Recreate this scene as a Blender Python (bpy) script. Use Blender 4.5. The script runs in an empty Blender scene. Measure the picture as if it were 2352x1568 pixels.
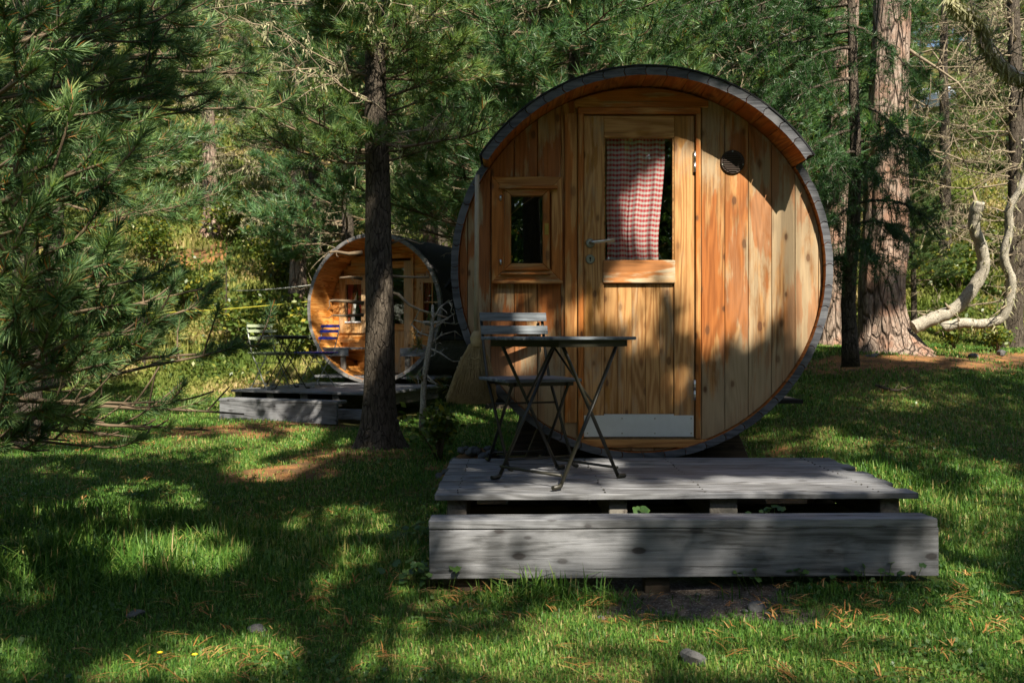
import bpy, bmesh, math, random
import numpy as np
from mathutils import Vector, Matrix, Euler

S = bpy.context.scene
COL = S.collection
F = 2155.0            # focal length in pixels of a 2352 px wide picture
CX, CY = 1176.0, 768.0
EYE = 1.0
R = math.radians

def at(px, py, D):    # point seen at (px,py), D metres ahead
    return np.array([(px-CX)/F*D, D, EYE+(CY-py)/F*D])
def proj(P):
    P = np.asarray(P, float); y = np.maximum(P[..., 1], 0.05)
    return CX+P[..., 0]/y*F, CY-(P[..., 2]-EYE)/y*F

LV = np.array([-0.085, 0.23, -0.25]); LV /= np.linalg.norm(LV)   # travel direction of sunlight

# ------------------------------------------------------------------ render set-up
S.render.engine = 'CYCLES'
S.view_settings.view_transform = 'Standard'
S.view_settings.look = 'None'
S.view_settings.gamma = 1.0
S.view_settings.exposure = 1.22
c = S.cycles
c.max_bounces = 6; c.diffuse_bounces = 3; c.glossy_bounces = 3
c.transmission_bounces = 4; c.transparent_max_bounces = 8
c.sample_clamp_indirect = 4.0
c.use_denoising = True; c.denoiser = 'OPENIMAGEDENOISE'; c.denoising_input_passes = 'RGB_ALBEDO_NORMAL'; c.denoising_prefilter = 'NONE'

cam = bpy.data.cameras.new('camera'); co = bpy.data.objects.new('camera', cam); COL.objects.link(co)
co.location = (0, 0, EYE); co.rotation_euler = (R(90), 0, 0)
cam.sensor_width = 36; cam.lens = 36*F/2352
cam.shift_y = -(784-CY)/2352
cam.clip_start = 0.05; cam.clip_end = 2000
cam.dof.use_dof = True; cam.dof.focus_distance = 4.9; cam.dof.aperture_fstop = 5.6
S.camera = co

W = bpy.data.worlds.new('World'); S.world = W; W.use_nodes = True
wn = W.node_tree; wn.nodes.clear()
sky = wn.nodes.new('ShaderNodeTexSky'); sky.sky_type = 'NISHITA'; sky.sun_disc = False
el = math.asin(-LV[2]); sky.sun_elevation = el; sky.sun_rotation = math.atan2(-LV[0], -LV[1])
bg = wn.nodes.new('ShaderNodeBackground'); bg.inputs[1].default_value = 0.075
wo = wn.nodes.new('ShaderNodeOutputWorld')
wn.links.new(sky.outputs[0], bg.inputs[0]); wn.links.new(bg.outputs[0], wo.inputs[0])
sl = bpy.data.lights.new('sun', 'SUN'); sl.energy = 5.0; sl.angle = R(0.53); sl.color = (1.0, 0.9, 0.74)
so = bpy.data.objects.new('sun', sl); COL.objects.link(so)
so.rotation_euler = Vector(LV).to_track_quat('-Z', 'Y').to_euler(); so.location = (3, -10, 15)

# ------------------------------------------------------------------ node helpers
class NT:
    def __init__(s, name):
        s.m = bpy.data.materials.new(name); s.m.use_nodes = True
        s.t = s.m.node_tree; s.t.nodes.clear()
        s.out = s.t.nodes.new('ShaderNodeOutputMaterial')
    def n(s, typ, ins=None, **pr):
        nd = s.t.nodes.new('ShaderNode'+typ)
        for k, v in pr.items(): setattr(nd, k, v)
        for k, v in (ins or {}).items():
            i = nd.inputs[k]
            if isinstance(v, bpy.types.NodeSocket): s.t.links.new(v, i)
            else: i.default_value = v
        return nd
    def math(s, op, a, b=0.0, c=None, clamp=False):
        d = {0: a, 1: b}
        if c is not None: d[2] = c
        return s.n('Math', d, operation=op, use_clamp=clamp).outputs[0]
    def mix(s, f, a, b, mode='MIX'):
        nd = s.n('Mix', data_type='RGBA', blend_type=mode)
        for i, v in ((0, f), (6, a), (7, b)):
            if isinstance(v, bpy.types.NodeSocket): s.t.links.new(v, nd.inputs[i])
            else: nd.inputs[i].default_value = v if i == 0 else (*v[:3], 1)
        return nd.outputs[2]
    def ss(s, v, a, b):      # smoothstep
        return s.n('MapRange', {0: v, 1: a, 2: b, 3: 0.0, 4: 1.0}, interpolation_type='SMOOTHSTEP').outputs[0]
    def noise(s, vec, scale, detail=4, rough=0.55, dist=0.0):
        return s.n('TexNoise', {'Vector': vec, 'Scale': scale, 'Detail': detail, 'Roughness': rough, 'Distortion': dist}).outputs[0]
    def scale(s, vec, sc):
        return s.n('VectorMath', {0: vec, 1: sc}, operation='MULTIPLY').outputs[0]
    def add(s, a, b):
        return s.n('VectorMath', {0: a, 1: b}, operation='ADD').outputs[0]
    def obj(s): return s.n('TexCoord').outputs['Object']
    def pos(s): return s.n('NewGeometry').outputs['Position']
    def rnd(s): return s.n('Attribute', attribute_name='rnd').outputs['Fac']
    def ramp(s, f, stops):
        nd = s.n('ValToRGB', {0: f}); e = nd.color_ramp.elements
        while len(e) < len(stops): e.new(0.5)
        for q, (p, cl) in zip(e, stops): q.position = p; q.color = (*cl, 1)
        return nd.outputs[0]
    def bump(s, h, strength=0.3, dist=0.01):
        return s.n('Bump', {'Height': h, 'Strength': strength, 'Distance': dist}).outputs[0]
    def pbr(s, col, rough=0.6, spec=0.4, metal=0.0, normal=None, **kw):
        d = {'Base Color': col if isinstance(col, bpy.types.NodeSocket) else (*col, 1), 'Roughness': rough,
             'Specular IOR Level': spec, 'Metallic': metal}
        if normal is not None: d['Normal'] = normal
        d.update(kw)
        return s.n('BsdfPrincipled', d).outputs[0]
    def done(s, sh):
        s.t.links.new(sh, s.out.inputs[0]); return s.m

def wood(name, axis, dark, light, grey, weather=0.5, stain=None, stain_amt=0.4, knots=True, bump=0.25, gain=1.0, front=False):
    """Planed softwood: grain runs along axis; boards differ through the rnd face attribute."""
    k = NT(name); o = k.obj(); r = k.rnd()
    off = k.n('CombineXYZ', {0: k.math('MULTIPLY', r, 37.3), 1: k.math('MULTIPLY', r, 91.7), 2: k.math('MULTIPLY', r, 53.1)}).outputs[0]
    p = k.add(o, off)
    st = [1.0, 1.0, 1.0]; st[axis] = 0.035
    g1 = k.noise(k.scale(p, tuple(st)), 130, 5, 0.65, 0.2)
    st2 = [1.0, 1.0, 1.0]; st2[axis] = 0.10
    big = k.noise(k.scale(p, tuple(st2)), 9, 2, 0.4, 0.1)
    rings = k.math('MULTIPLY_ADD', k.math('SINE', k.math('MULTIPLY', big, 70.0)), 0.5, 0.5)
    grain = k.math('ADD', k.math('MULTIPLY', g1, 0.78), k.math('MULTIPLY', rings, 0.22))
    col = k.mix(k.ss(grain, 0.36, 0.66), dark, light)
    # board to board tone
    tone = k.math('MULTIPLY_ADD', k.math('FRACT', k.math('MULTIPLY', r, 17.7)), 0.32, 0.84)
    col = k.mix(1.0, col, k.n('CombineColor', {0: tone, 1: tone, 2: tone}).outputs[0], 'MULTIPLY')
    # grey weathering in ragged patches that run with the grain
    st3 = [1.0, 1.0, 1.0]; st3[axis] = 0.22
    wn_ = k.noise(k.scale(p, tuple(st3)), 7, 6, 0.68, 0.3)
    wv = k.math('ADD', wn_, weather-0.5)
    if front:      # rain-washed to the right and low down, where the roof shelters least
        sp = k.n('SeparateXYZ', {0: o})
        rt_ = k.math('MULTIPLY', k.ss(sp.outputs[0], 0.30, 0.95), 0.17)
        lo_ = k.math('MULTIPLY', k.math('SUBTRACT', 1.0, k.ss(sp.outputs[2], 0.40, 1.15)), 0.32)
        lf_ = k.math('MULTIPLY', k.math('SUBTRACT', 1.0, k.ss(sp.outputs[0], -0.92, -0.80)), 0.25)
        wv = k.math('ADD', wv, k.math('ADD', rt_, k.math('ADD', lo_, lf_)))
    wm = k.ss(wv, 0.42, 0.60)
    gcol = k.mix(k.ss(grain, 0.2, 0.8), tuple(x*0.72 for x in grey), grey)
    col = k.mix(wm, col, gcol)
    if stain:
        st4 = [1.0, 1.0, 1.0]; st4[axis] = 0.13
        sn = k.noise(k.scale(p, tuple(st4)), 16, 5, 0.6, 0.15)
        sn2 = k.noise(p, 2.3, 2)
        sm = k.ss(k.math('ADD', sn, k.math('MULTIPLY', k.math('SUBTRACT', sn2, 0.5), 0.7)), 0.62-stain_amt*0.28, 0.70-stain_amt*0.28)
        if front: sm = k.math('MULTIPLY', sm, k.math('SUBTRACT', 1.0, k.math('ADD', k.math('MULTIPLY', lo_, 2.6), k.math('MULTIPLY', rt_, 2.6)), clamp=True))
        col = k.mix(k.math('MULTIPLY', sm, 0.85), col, k.mix(k.ss(grain, 0.2, 0.8), tuple(x*0.6 for x in stain), stain))
    if knots:
        s5 = k.n('SeparateXYZ', {0: p}); ot = [i for i in range(3) if i != axis]
        flat = s5.outputs[0] if axis == 2 else k.math('ADD', s5.outputs[ot[0]], s5.outputs[ot[1]])
        v5 = k.n('CombineXYZ', {0: flat, 1: k.math('MULTIPLY', s5.outputs[axis], 0.5)}).outputs[0]
        v = k.n('TexVoronoi', {'Vector': v5, 'Scale': 8.5}, voronoi_dimensions='2D')
        vc = k.n('SeparateColor', {0: v.outputs['Color']})
        keep = k.ss(vc.outputs[0], 0.36, 0.41)
        ksz = k.math('MULTIPLY_ADD', k.math('POWER', vc.outputs[1], 2.0), 0.055, -0.025)     # pin knots to large ones
        dd = k.math('SUBTRACT', k.math('ADD', v.outputs['Distance'], k.math('MULTIPLY', k.math('SUBTRACT', g1, 0.5), 0.09)), ksz)
        kn = k.math('MULTIPLY', k.math('SUBTRACT', 1.0, k.ss(dd, 0.06, 0.11)), keep)
        halo = k.math('MULTIPLY', k.math('SUBTRACT', 1.0, k.ss(dd, 0.08, 0.2)), keep)
        col = k.mix(k.math('MULTIPLY', halo, 0.30), col, tuple(x*0.55 for x in dark))
        col = k.mix(k.math('MULTIPLY', kn, k.math('MULTIPLY_ADD', vc.outputs[2], 0.5, 0.4)), col, (dark[0]*0.34, dark[1]*0.28, dark[2]*0.27))
    # fine checks
    st6 = [1.0, 1.0, 1.0]; st6[axis] = 0.02
    ck = k.ss(k.noise(k.scale(p, tuple(st6)), 75, 2, 0.5), 0.66, 0.72)
    col = k.mix(k.math('MULTIPLY', ck, 0.45), col, tuple(x*0.3 for x in dark))
    if gain != 1.0: col = k.mix(1.0, col, (gain,)*3, 'MULTIPLY')
    return k.done(k.pbr(col, 0.62, 0.3, normal=k.bump(k.math('SUBTRACT', grain, ck), bump, 0.004)))

def plain(name, col, rough=0.5, metal=0.0, spec=0.4, var=0.12, bumps=0.0):
    k = NT(name); o = k.obj(); n = k.noise(o, 22, 5, 0.6)
    cc = k.mix(n, tuple(x*(1-var*2) for x in col), tuple(min(1, x*(1+var*2)) for x in col))
    rg = k.math('MULTIPLY_ADD', n, 0.25, rough-0.12)
    return k.done(k.pbr(cc, rg, spec, metal, normal=k.bump(k.noise(o, 90, 4), bumps, 0.003) if bumps else None))

def needle_mat(name, stops, trans=0.22, rough=0.42, spec=0.45, tree=False):
    k = NT(name); r = k.rnd(); col = k.ramp(r, stops)
    if tree: col = k.mix(1.0, col, k.mix(k.n('ObjectInfo').outputs['Random'], (0.72, 0.82, 0.86), (1.32, 1.14, 0.86)), 'MULTIPLY')
    p = k.pbr(col, rough, spec)
    t = k.n('BsdfTranslucent', {0: k.mix(1.0, col, (1.25, 1.3, 0.6), 'MULTIPLY')}).outputs[0]
    return k.done(k.n('MixShader', {0: trans, 1: p, 2: t}).outputs[0])

def bark(name, dark, light, red=None, sc=9.0, stretch=0.3, bump=0.9):
    k = NT(name); o = k.obj()
    p = k.scale(o, (1, 1, stretch))
    w = k.add(p, k.scale(k.n('TexNoise', {'Vector': p, 'Scale': 5.0, 'Detail': 3.0}).outputs[1], (0.12,)*3))
    v = k.n('TexVoronoi', {'Vector': w, 'Scale': sc}, feature='DISTANCE_TO_EDGE').outputs[0]
    v2 = k.n('TexVoronoi', {'Vector': w, 'Scale': sc*2.6}, feature='DISTANCE_TO_EDGE').outputs[0]
    crack = k.ss(v, -0.02, 0.085); c2 = k.ss(v2, -0.02, 0.09)
    n = k.noise(k.scale(o, (1, 1, 0.35)), 30, 6, 0.7)
    col = k.mix(k.ss(n, 0.3, 0.7), dark, light)
    if red: col = k.mix(k.ss(k.noise(o, 3.2, 4, 0.6), 0.45, 0.65), col, red)
    col = k.mix(crack, tuple(x*0.40 for x in dark), col)
    col = k.mix(k.math('MULTIPLY', k.math('SUBTRACT', 1.0, c2), 0.5), col, tuple(x*0.5 for x in dark))
    h = k.math('ADD', k.math('ADD', k.math('MULTIPLY', crack, 1.0), k.math('MULTIPLY', c2, 0.35)), k.math('MULTIPLY', n, 0.5))
    return k.done(k.pbr(col, 0.9, 0.15, normal=k.bump(h, bump, 0.03)))

# ------------------------------------------------------------------ materials
M = {}
M['front'] = wood('cabin_front_boards', 2, (0.22, 0.095, 0.027), (0.43, 0.225, 0.080), (0.385, 0.285, 0.17), 0.45, (0.34, 0.095, 0.012), 0.55, front=True)
M['pale_board'] = wood('weathered_pale_boards', 2, (0.33, 0.20, 0.09), (0.46, 0.31, 0.16), (0.36, 0.31, 0.24), 0.66, (0.42, 0.14, 0.02), 0.2)
M['trim'] = wood('cabin_trim_vertical', 2, (0.29, 0.125, 0.036), (0.48, 0.245, 0.082), (0.44, 0.30, 0.16), 0.34, (0.46, 0.14, 0.018), 0.5)
M['trim_h'] = wood('cabin_trim_horizontal', 0, (0.29, 0.125, 0.036), (0.48, 0.245, 0.082), (0.46, 0.34, 0.20), 0.42, (0.46, 0.14, 0.018), 0.55)
M['door_v'] = wood('door_wood_vertical', 2, (0.31, 0.145, 0.045), (0.48, 0.265, 0.10), (0.37, 0.27, 0.165), 0.42, (0.36, 0.16, 0.025), 0.25)
M['door_h'] = wood('door_wood_horizontal', 0, (0.31, 0.145, 0.045), (0.46, 0.25, 0.09), (0.37, 0.27, 0.165), 0.3, (0.36, 0.16, 0.025), 0.15)
M['door_rail'] = wood('bleached_rail', 0, (0.40, 0.20, 0.07), (0.56, 0.36, 0.18), (0.52, 0.42, 0.28), 0.62, (0.46, 0.15, 0.02), 0.45)
M['stave_in'] = wood('stave_underside', 1, (0.26, 0.085, 0.018), (0.46, 0.17, 0.035), (0.30, 0.19, 0.10), 0.22, (0.44, 0.12, 0.015), 0.45)
M['stave_end'] = wood('stave_end_grain', 0, (0.045, 0.048, 0.058), (0.10, 0.106, 0.122), (0.135, 0.142, 0.157), 0.45, knots=False, bump=0.5)
M['deck'] = wood('grey_deck_boards', 0, (0.085, 0.087, 0.092), (0.19, 0.197, 0.212), (0.235, 0.245, 0.268), 0.5, bump=0.6)
M['deck_y'] = wood('grey_deck_posts', 1, (0.09, 0.08, 0.07), (0.17, 0.15, 0.13), (0.19, 0.18, 0.16), 0.5)
M['dark_beam'] = wood('dark_beam', 0, (0.05, 0.035, 0.022), (0.10, 0.07, 0.045), (0.08, 0.07, 0.055), 0.4)
M['slat'] = wood('bistro_slats', 0, (0.075, 0.085, 0.10), (0.15, 0.17, 0.20), (0.20, 0.23, 0.26), 0.5, knots=False, bump=0.5)
M['far_pine'] = wood('far_cabin_horizontal_boards', 0, (0.46, 0.19, 0.045), (0.66, 0.33, 0.10), (0.56, 0.36, 0.16), 0.42, (0.5, 0.17, 0.02), 0.35)
M['far_pine_y'] = wood('far_cabin_stave_inside', 1, (0.50, 0.20, 0.045), (0.68, 0.33, 0.09), (0.56, 0.34, 0.14), 0.3, (0.5, 0.17, 0.02), 0.35)
M['far_pine_z'] = wood('far_cabin_trim', 2, (0.42, 0.21, 0.07), (0.58, 0.34, 0.13), (0.5, 0.35, 0.2), 0.5)
M['far_rim'] = wood('far_cabin_rim', 0, (0.11, 0.105, 0.105), (0.20, 0.195, 0.195), (0.26, 0.255, 0.25), 0.5, knots=False)
M['bitumen'] = plain('bitumen_roofing', (0.018, 0.019, 0.022), 0.85, bumps=0.6)
M['iron'] = plain('dark_bistro_metal', (0.018, 0.017, 0.011), 0.45, 0.0, 0.5, 0.3)
M['steel'] = plain('satin_steel', (0.55, 0.56, 0.54), 0.32, 1.0)
M['rosette'] = plain('dull_nickel', (0.30, 0.31, 0.26), 0.42, 0.9)
M['kick'] = plain('aluminium_kick_plate', (0.56, 0.60, 0.61), 0.45, 0.2, 0.4, 0.06)
M['brass'] = plain('brass', (0.42, 0.30, 0.07), 0.4, 0.9)
M['vent'] = plain('brown_vent', (0.030, 0.016, 0.009), 0.5)
M['black'] = plain('unlit_interior', (0.012, 0.011, 0.011), 0.9)  # near-black colour stands for the dark of unlit rooms and the keyhole
M['straw'] = plain('straw', (0.36, 0.27, 0.135), 0.7, var=0.3)
M['twine'] = plain('twine', (0.46, 0.36, 0.20), 0.7)
M['handle_wood'] = plain('grey_broom_handle', (0.36, 0.30, 0.21), 0.6)
M['blue'] = plain('blue_lacquer', (0.020, 0.035, 0.42), 0.35)
M['palegreen'] = plain('pale_green_lacquer', (0.36, 0.42, 0.28), 0.4)
M['greymetal'] = plain('pale_grey_metal', (0.34, 0.36, 0.34), 0.4, 0.3)
M['white'] = plain('white_paint', (0.75, 0.76, 0.78), 0.4)
M['red'] = plain('red_cloth', (0.42, 0.02, 0.03), 0.8)
M['rope'] = plain('yellow_rope', (0.45, 0.42, 0.05), 0.6)
M['greyrope'] = plain('grey_rope', (0.45, 0.45, 0.42), 0.6)
M['rock'] = plain('grey_stone', (0.10, 0.10, 0.10), 0.9, var=0.35, bumps=0.8)
M['carbody'] = plain('pale_blue_white_car_paint', (0.62, 0.68, 0.76), 0.3)
M['tyre'] = plain('tyre_rubber', (0.02, 0.02, 0.02), 0.8)
M['cargl'] = plain('dark_car_glass', (0.02, 0.025, 0.03), 0.08, spec=0.8)
M['bark_pine'] = bark('pine_bark', (0.062, 0.050, 0.039), (0.135, 0.114, 0.090), None, 30, 0.22, 0.7)
M['bark_larch'] = bark('larch_bark', (0.19, 0.135, 0.105), (0.40, 0.32, 0.265), (0.32, 0.19, 0.135), 9, 0.2, 1.0)
M['bark_dark'] = bark('dark_bark', (0.085, 0.068, 0.054), (0.17, 0.14, 0.11), None, 30, 0.35)
M['bark_dead'] = bark('bleached_dead_wood', (0.36, 0.33, 0.27), (0.56, 0.52, 0.43), None, 48, 0.8, 0.4)
M['twig_dead'] = plain('dead_twigs', (0.235, 0.19, 0.13), 0.85, var=0.35)
M['twig'] = plain('brown_twigs', (0.13, 0.095, 0.060), 0.85, var=0.3)
M['lichen'] = needle_mat('beard_lichen', [(0, (0.22, 0.22, 0.12)), (0.6, (0.40, 0.40, 0.24)), (1, (0.52, 0.48, 0.30))], 0.25, 0.9, 0.1)
M['needle'] = needle_mat('pine_needles', [(0, (0.026, 0.072, 0.034)), (0.40, (0.092, 0.19, 0.075)), (0.80, (0.22, 0.345, 0.135)), (0.93, (0.31, 0.40, 0.14)), (0.955, (0.34, 0.17, 0.05)), (1, (0.40, 0.20, 0.07))], 0.34, tree=True)
M['needle_near'] = needle_mat('near_pine_needles', [(0, (0.018, 0.055, 0.030)), (0.45, (0.080, 0.158, 0.062)), (0.80, (0.22, 0.33, 0.12)), (0.95, (0.32, 0.38, 0.13)), (0.972, (0.34, 0.15, 0.04)), (1, (0.42, 0.19, 0.06))], 0.3, 0.5, 0.3)
M['larch_needle'] = needle_mat('larch_needles', [(0, (0.018, 0.055, 0.018)), (0.6, (0.040, 0.105, 0.030)), (1, (0.075, 0.15, 0.045))], 0.25)
M['leaf'] = needle_mat('herb_leaves', [(0, (0.045, 0.088, 0.020)), (0.5, (0.105, 0.165, 0.034)), (0.8, (0.20, 0.24, 0.048)), (1, (0.38, 0.32, 0.04))], 0.35)
M['clover'] = needle_mat('clover_leaves', [(0, (0.035, 0.085, 0.022)), (0.6, (0.075, 0.155, 0.035)), (1, (0.12, 0.21, 0.05))], 0.3)
M['under'] = needle_mat('undergrowth', [(0, (0.07, 0.12, 0.022)), (0.35, (0.14, 0.185, 0.040)), (0.6, (0.25, 0.26, 0.072)), (0.8, (0.38, 0.31, 0.135)), (1, (0.50, 0.40, 0.22))], 0.35, 0.8, 0.15)
M['grass'] = needle_mat('grass_blades', [(0, (0.024, 0.080, 0.014)), (0.40, (0.075, 0.18, 0.028)), (0.72, (0.135, 0.26, 0.042)), (0.86, (0.27, 0.32, 0.08)), (0.93, (0.36, 0.31, 0.12)), (1, (0.44, 0.34, 0.16))], 0.3, 0.5, 0.35)
M['fallen'] = needle_mat('fallen_needles', [(0, (0.20, 0.085, 0.025)), (0.6, (0.36, 0.17, 0.05)), (1, (0.48, 0.30, 0.12))], 0.1, 0.7, 0.2)
M['petal'] = plain('yellow_petals', (0.8, 0.55, 0.02), 0.6)

def glass_mat():
    k = NT('window_glass')
    fc = k.n('LayerWeight', {0: 0.5}).outputs['Facing']
    f2 = k.math('MULTIPLY_ADD', k.math('POWER', fc, 4.0), 0.6, 0.09, clamp=True)
    g = k.n('BsdfGlossy', {0: (1, 1, 1, 1), 1: 0.01}).outputs[0]
    t = k.n('BsdfTransparent', {0: (0.93, 0.95, 0.94, 1)}).outputs[0]
    return k.done(k.n('MixShader', {0: f2, 1: t, 2: g}).outputs[0])
M['glass'] = glass_mat()

def gingham():
    k = NT('gingham_cloth'); uv = k.n('UVMap').outputs[0]
    s = k.n('SeparateXYZ', {0: uv})
    def band(v): return k.ss(k.math('ABSOLUTE', k.math('SUBTRACT', k.math('FRACT', v), 0.5)), 0.22, 0.28)
    a, b = band(k.math('MULTIPLY', s.outputs[0], 17.0)), band(k.math('MULTIPLY', s.outputs[1], 24.5))
    f = k.math('ADD', k.math('MULTIPLY', b, 0.72), k.math('MULTIPLY', a, 0.24))
    col = k.mix(f, (0.86, 0.84, 0.81), (0.72, 0.045, 0.07))
    d = k.n('BsdfDiffuse', {0: col}).outputs[0]; t = k.n('BsdfTranslucent', {0: col}).outputs[0]
    return k.done(k.n('MixShader', {0: 0.3, 1: d, 2: t}).outputs[0])
M['gingham'] = gingham()

# ------------------------------------------------------------------ mesh helpers
def np_mesh(name, V, T=None, Q=None, rt=None, rq=None, smooth=False):
    V = np.asarray(V, np.float32).reshape(-1, 3)
    T = np.zeros((0, 3), np.int32) if T is None else np.asarray(T, np.int32)
    Q = np.zeros((0, 4), np.int32) if Q is None else np.asarray(Q, np.int32)
    me = bpy.data.meshes.new(name)
    me.vertices.add(len(V)); me.vertices.foreach_set('co', V.ravel())
    me.loops.add(T.size+Q.size); me.loops.foreach_set('vertex_index', np.concatenate([T.ravel(), Q.ravel()]))
    me.polygons.add(len(T)+len(Q))
    st = np.concatenate([np.arange(len(T))*3, len(T)*3+np.arange(len(Q))*4]).astype(np.int32)
    me.polygons.foreach_set('loop_start', st)
    if rt is not None or rq is not None:
        a = me.attributes.new('rnd', 'FLOAT', 'FACE')
        a.data.foreach_set('value', np.concatenate([np.zeros(0) if rt is None else rt, np.zeros(0) if rq is None else rq]).astype(np.float32))
    if smooth: me.polygons.foreach_set('use_smooth', np.ones(len(T)+len(Q), bool))
    me.update(calc_edges=True)
    return me

def link(name, me, mat=None, parent=None):
    o = bpy.data.objects.new(name, me); COL.objects.link(o)
    if mat is not None:
        for m in (mat if isinstance(mat, list) else [mat]): me.materials.append(m)
    if parent is not None: o.parent = parent
    return o

def tag(o, label=None, cat=None, group=None, kind=None):
    if label: o['label'] = label
    if cat: o['category'] = cat
    if group: o['group'] = group
    if kind: o['kind'] = kind
    return o
def thing(name, label, cat, loc=(0, 0, 0), rz=0.0, group=None):
    o = bpy.data.objects.new(name, None); COL.objects.link(o)
    o.location = loc; o.rotation_euler = (0, 0, rz); o.empty_display_size = 0.1
    return tag(o, label, cat, group)
def dup(o, parent=None):
    c_ = o.copy(); COL.objects.link(c_)
    if parent is not None: c_.parent = parent
    for ch in list(o.children): dup(ch, c_)
    return c_

class MB:
    def __init__(s): s.v = []; s.f = []; s.r = []; s.mi = []; s.sm = []
    def poly(s, verts, faces, rnd=0.3, mi=0, smooth=False):
        b = len(s.v); s.v += [tuple(map(float, p)) for p in verts]
        for q, f in enumerate(faces):
            s.f.append([b+i for i in f]); s.r.append(rnd)
            s.mi.append(mi[q] if isinstance(mi, (list, tuple)) else mi); s.sm.append(smooth)
    def box(s, x0, x1, y0, y1, z0, z1, rnd=0.3, mi=0):
        v = [(x0, y0, z0), (x1, y0, z0), (x1, y1, z0), (x0, y1, z0), (x0, y0, z1), (x1, y0, z1), (x1, y1, z1), (x0, y1, z1)]
        s.poly(v, [(0, 3, 2, 1), (4, 5, 6, 7), (0, 1, 5, 4), (1, 2, 6, 5), (2, 3, 7, 6), (3, 0, 4, 7)], rnd, mi)
    def prism(s, pts, y0, y1, rnd=0.3, mi=0):      # polygon in x,z (counter-clockwise seen from -y) swept along y
        n = len(pts)
        v = [(p[0], y0, p[1]) for p in pts]+[(p[0], y1, p[1]) for p in pts]
        f = [tuple(range(n)), tuple(range(2*n-1, n-1, -1))]+[(i, i+n, (i+1) % n+n, (i+1) % n) for i in range(n)]
        s.poly(v, f, rnd, mi)
    def tube(s, pts, rad, seg=8, rnd=0.3, cap=True, smooth=True, flat=None):
        pts = [np.array(p, float) for p in pts]; n = len(pts)
        rad = [rad]*n if np.isscalar(rad) else list(rad)
        up = None; V = []
        for i in range(n):
            d = pts[min(i+1, n-1)]-pts[max(i-1, 0)]; d /= np.linalg.norm(d)+1e-12
            if up is None:
                a = np.array([0, 0, 1.0]) if abs(d[2]) < 0.9 else np.array([0, 1.0, 0])
                up = np.cross(d, a)
            up = up-d*np.dot(up, d); up /= np.linalg.norm(up)+1e-12
            w = np.cross(d, up)
            for j in range(seg):
                t = 2*math.pi*(j+0.5)/seg
                V.append(pts[i]+rad[i]*(up*math.cos(t)+w*math.sin(t)*(flat or 1)))
        Fc = []
        for i in range(n-1):
            for j in range(seg):
                Fc.append((i*seg+j, i*seg+(j+1) % seg, (i+1)*seg+(j+1) % seg, (i+1)*seg+j))
        s.poly(V, Fc, rnd, 0, smooth)
        if cap:
            b = len(s.v)-len(V)
            for idx in (range(seg-1, -1, -1), range((n-1)*seg, n*seg)):
                s.f.append([b+i for i in idx]); s.r.append(rnd); s.mi.append(0); s.sm.append(False)
    def build(s, name, mat, parent=None, bevel=0.0):
        me = bpy.data.meshes.new(name); me.from_pydata(s.v, [], s.f)
        a = me.attributes.new('rnd', 'FLOAT', 'FACE'); a.data.foreach_set('value', np.array(s.r, np.float32))
        me.polygons.foreach_set('material_index', np.array(s.mi, np.int32))
        me.polygons.foreach_set('use_smooth', np.array(s.sm, bool))
        bm = bmesh.new(); bm.from_mesh(me); bmesh.ops.recalc_face_normals(bm, faces=bm.faces); bm.to_mesh(me); bm.free()
        me.update()
        o = link(name, me, mat, parent)
        if bevel:
            b = o.modifiers.new('bevel', 'BEVEL'); b.width = bevel; b.segments = 1; b.limit_method = 'ANGLE'; b.angle_limit = R(40)
        return o

def nrm(a): return a/(np.linalg.norm(a, axis=-1, keepdims=True)+1e-12)
def batch_tubes(P, Rd, seg=5):
    P = np.asarray(P, float); n, k = P.shape[:2]
    D = nrm(P[:, -1]-P[:, 0])
    ref = np.where(np.abs(D[:, 2:3]) < 0.8, np.array([[0, 0, 1.0]]), np.array([[1.0, 0, 0]]))
    X = nrm(np.cross(D, ref)); Y = np.cross(D, X)
    t = np.arange(seg)*2*math.pi/seg
    ring = X[:, None, None]*np.cos(t)[None, None, :, None]+Y[:, None, None]*np.sin(t)[None, None, :, None]
    V = P[:, :, None]+ring*Rd[:, :, None, None]
    i, j, q = np.meshgrid(np.arange(n), np.arange(k-1), np.arange(seg), indexing='ij')
    q2 = (q+1) % seg
    ix = lambda a, b, c_: (a*k+b)*seg+c_
    Q = np.stack([ix(i, j, q), ix(i, j, q2), ix(i, j+1, q2), ix(i, j+1, q)], -1).reshape(-1, 4)
    return V.reshape(-1, 3), Q
def join(parts):
    Vs, Qs, b = [], [], 0
    for V, Q in parts:
        Vs.append(V); Qs.append(Q+b); b += len(V)
    return np.concatenate(Vs), np.concatenate(Qs)

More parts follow.
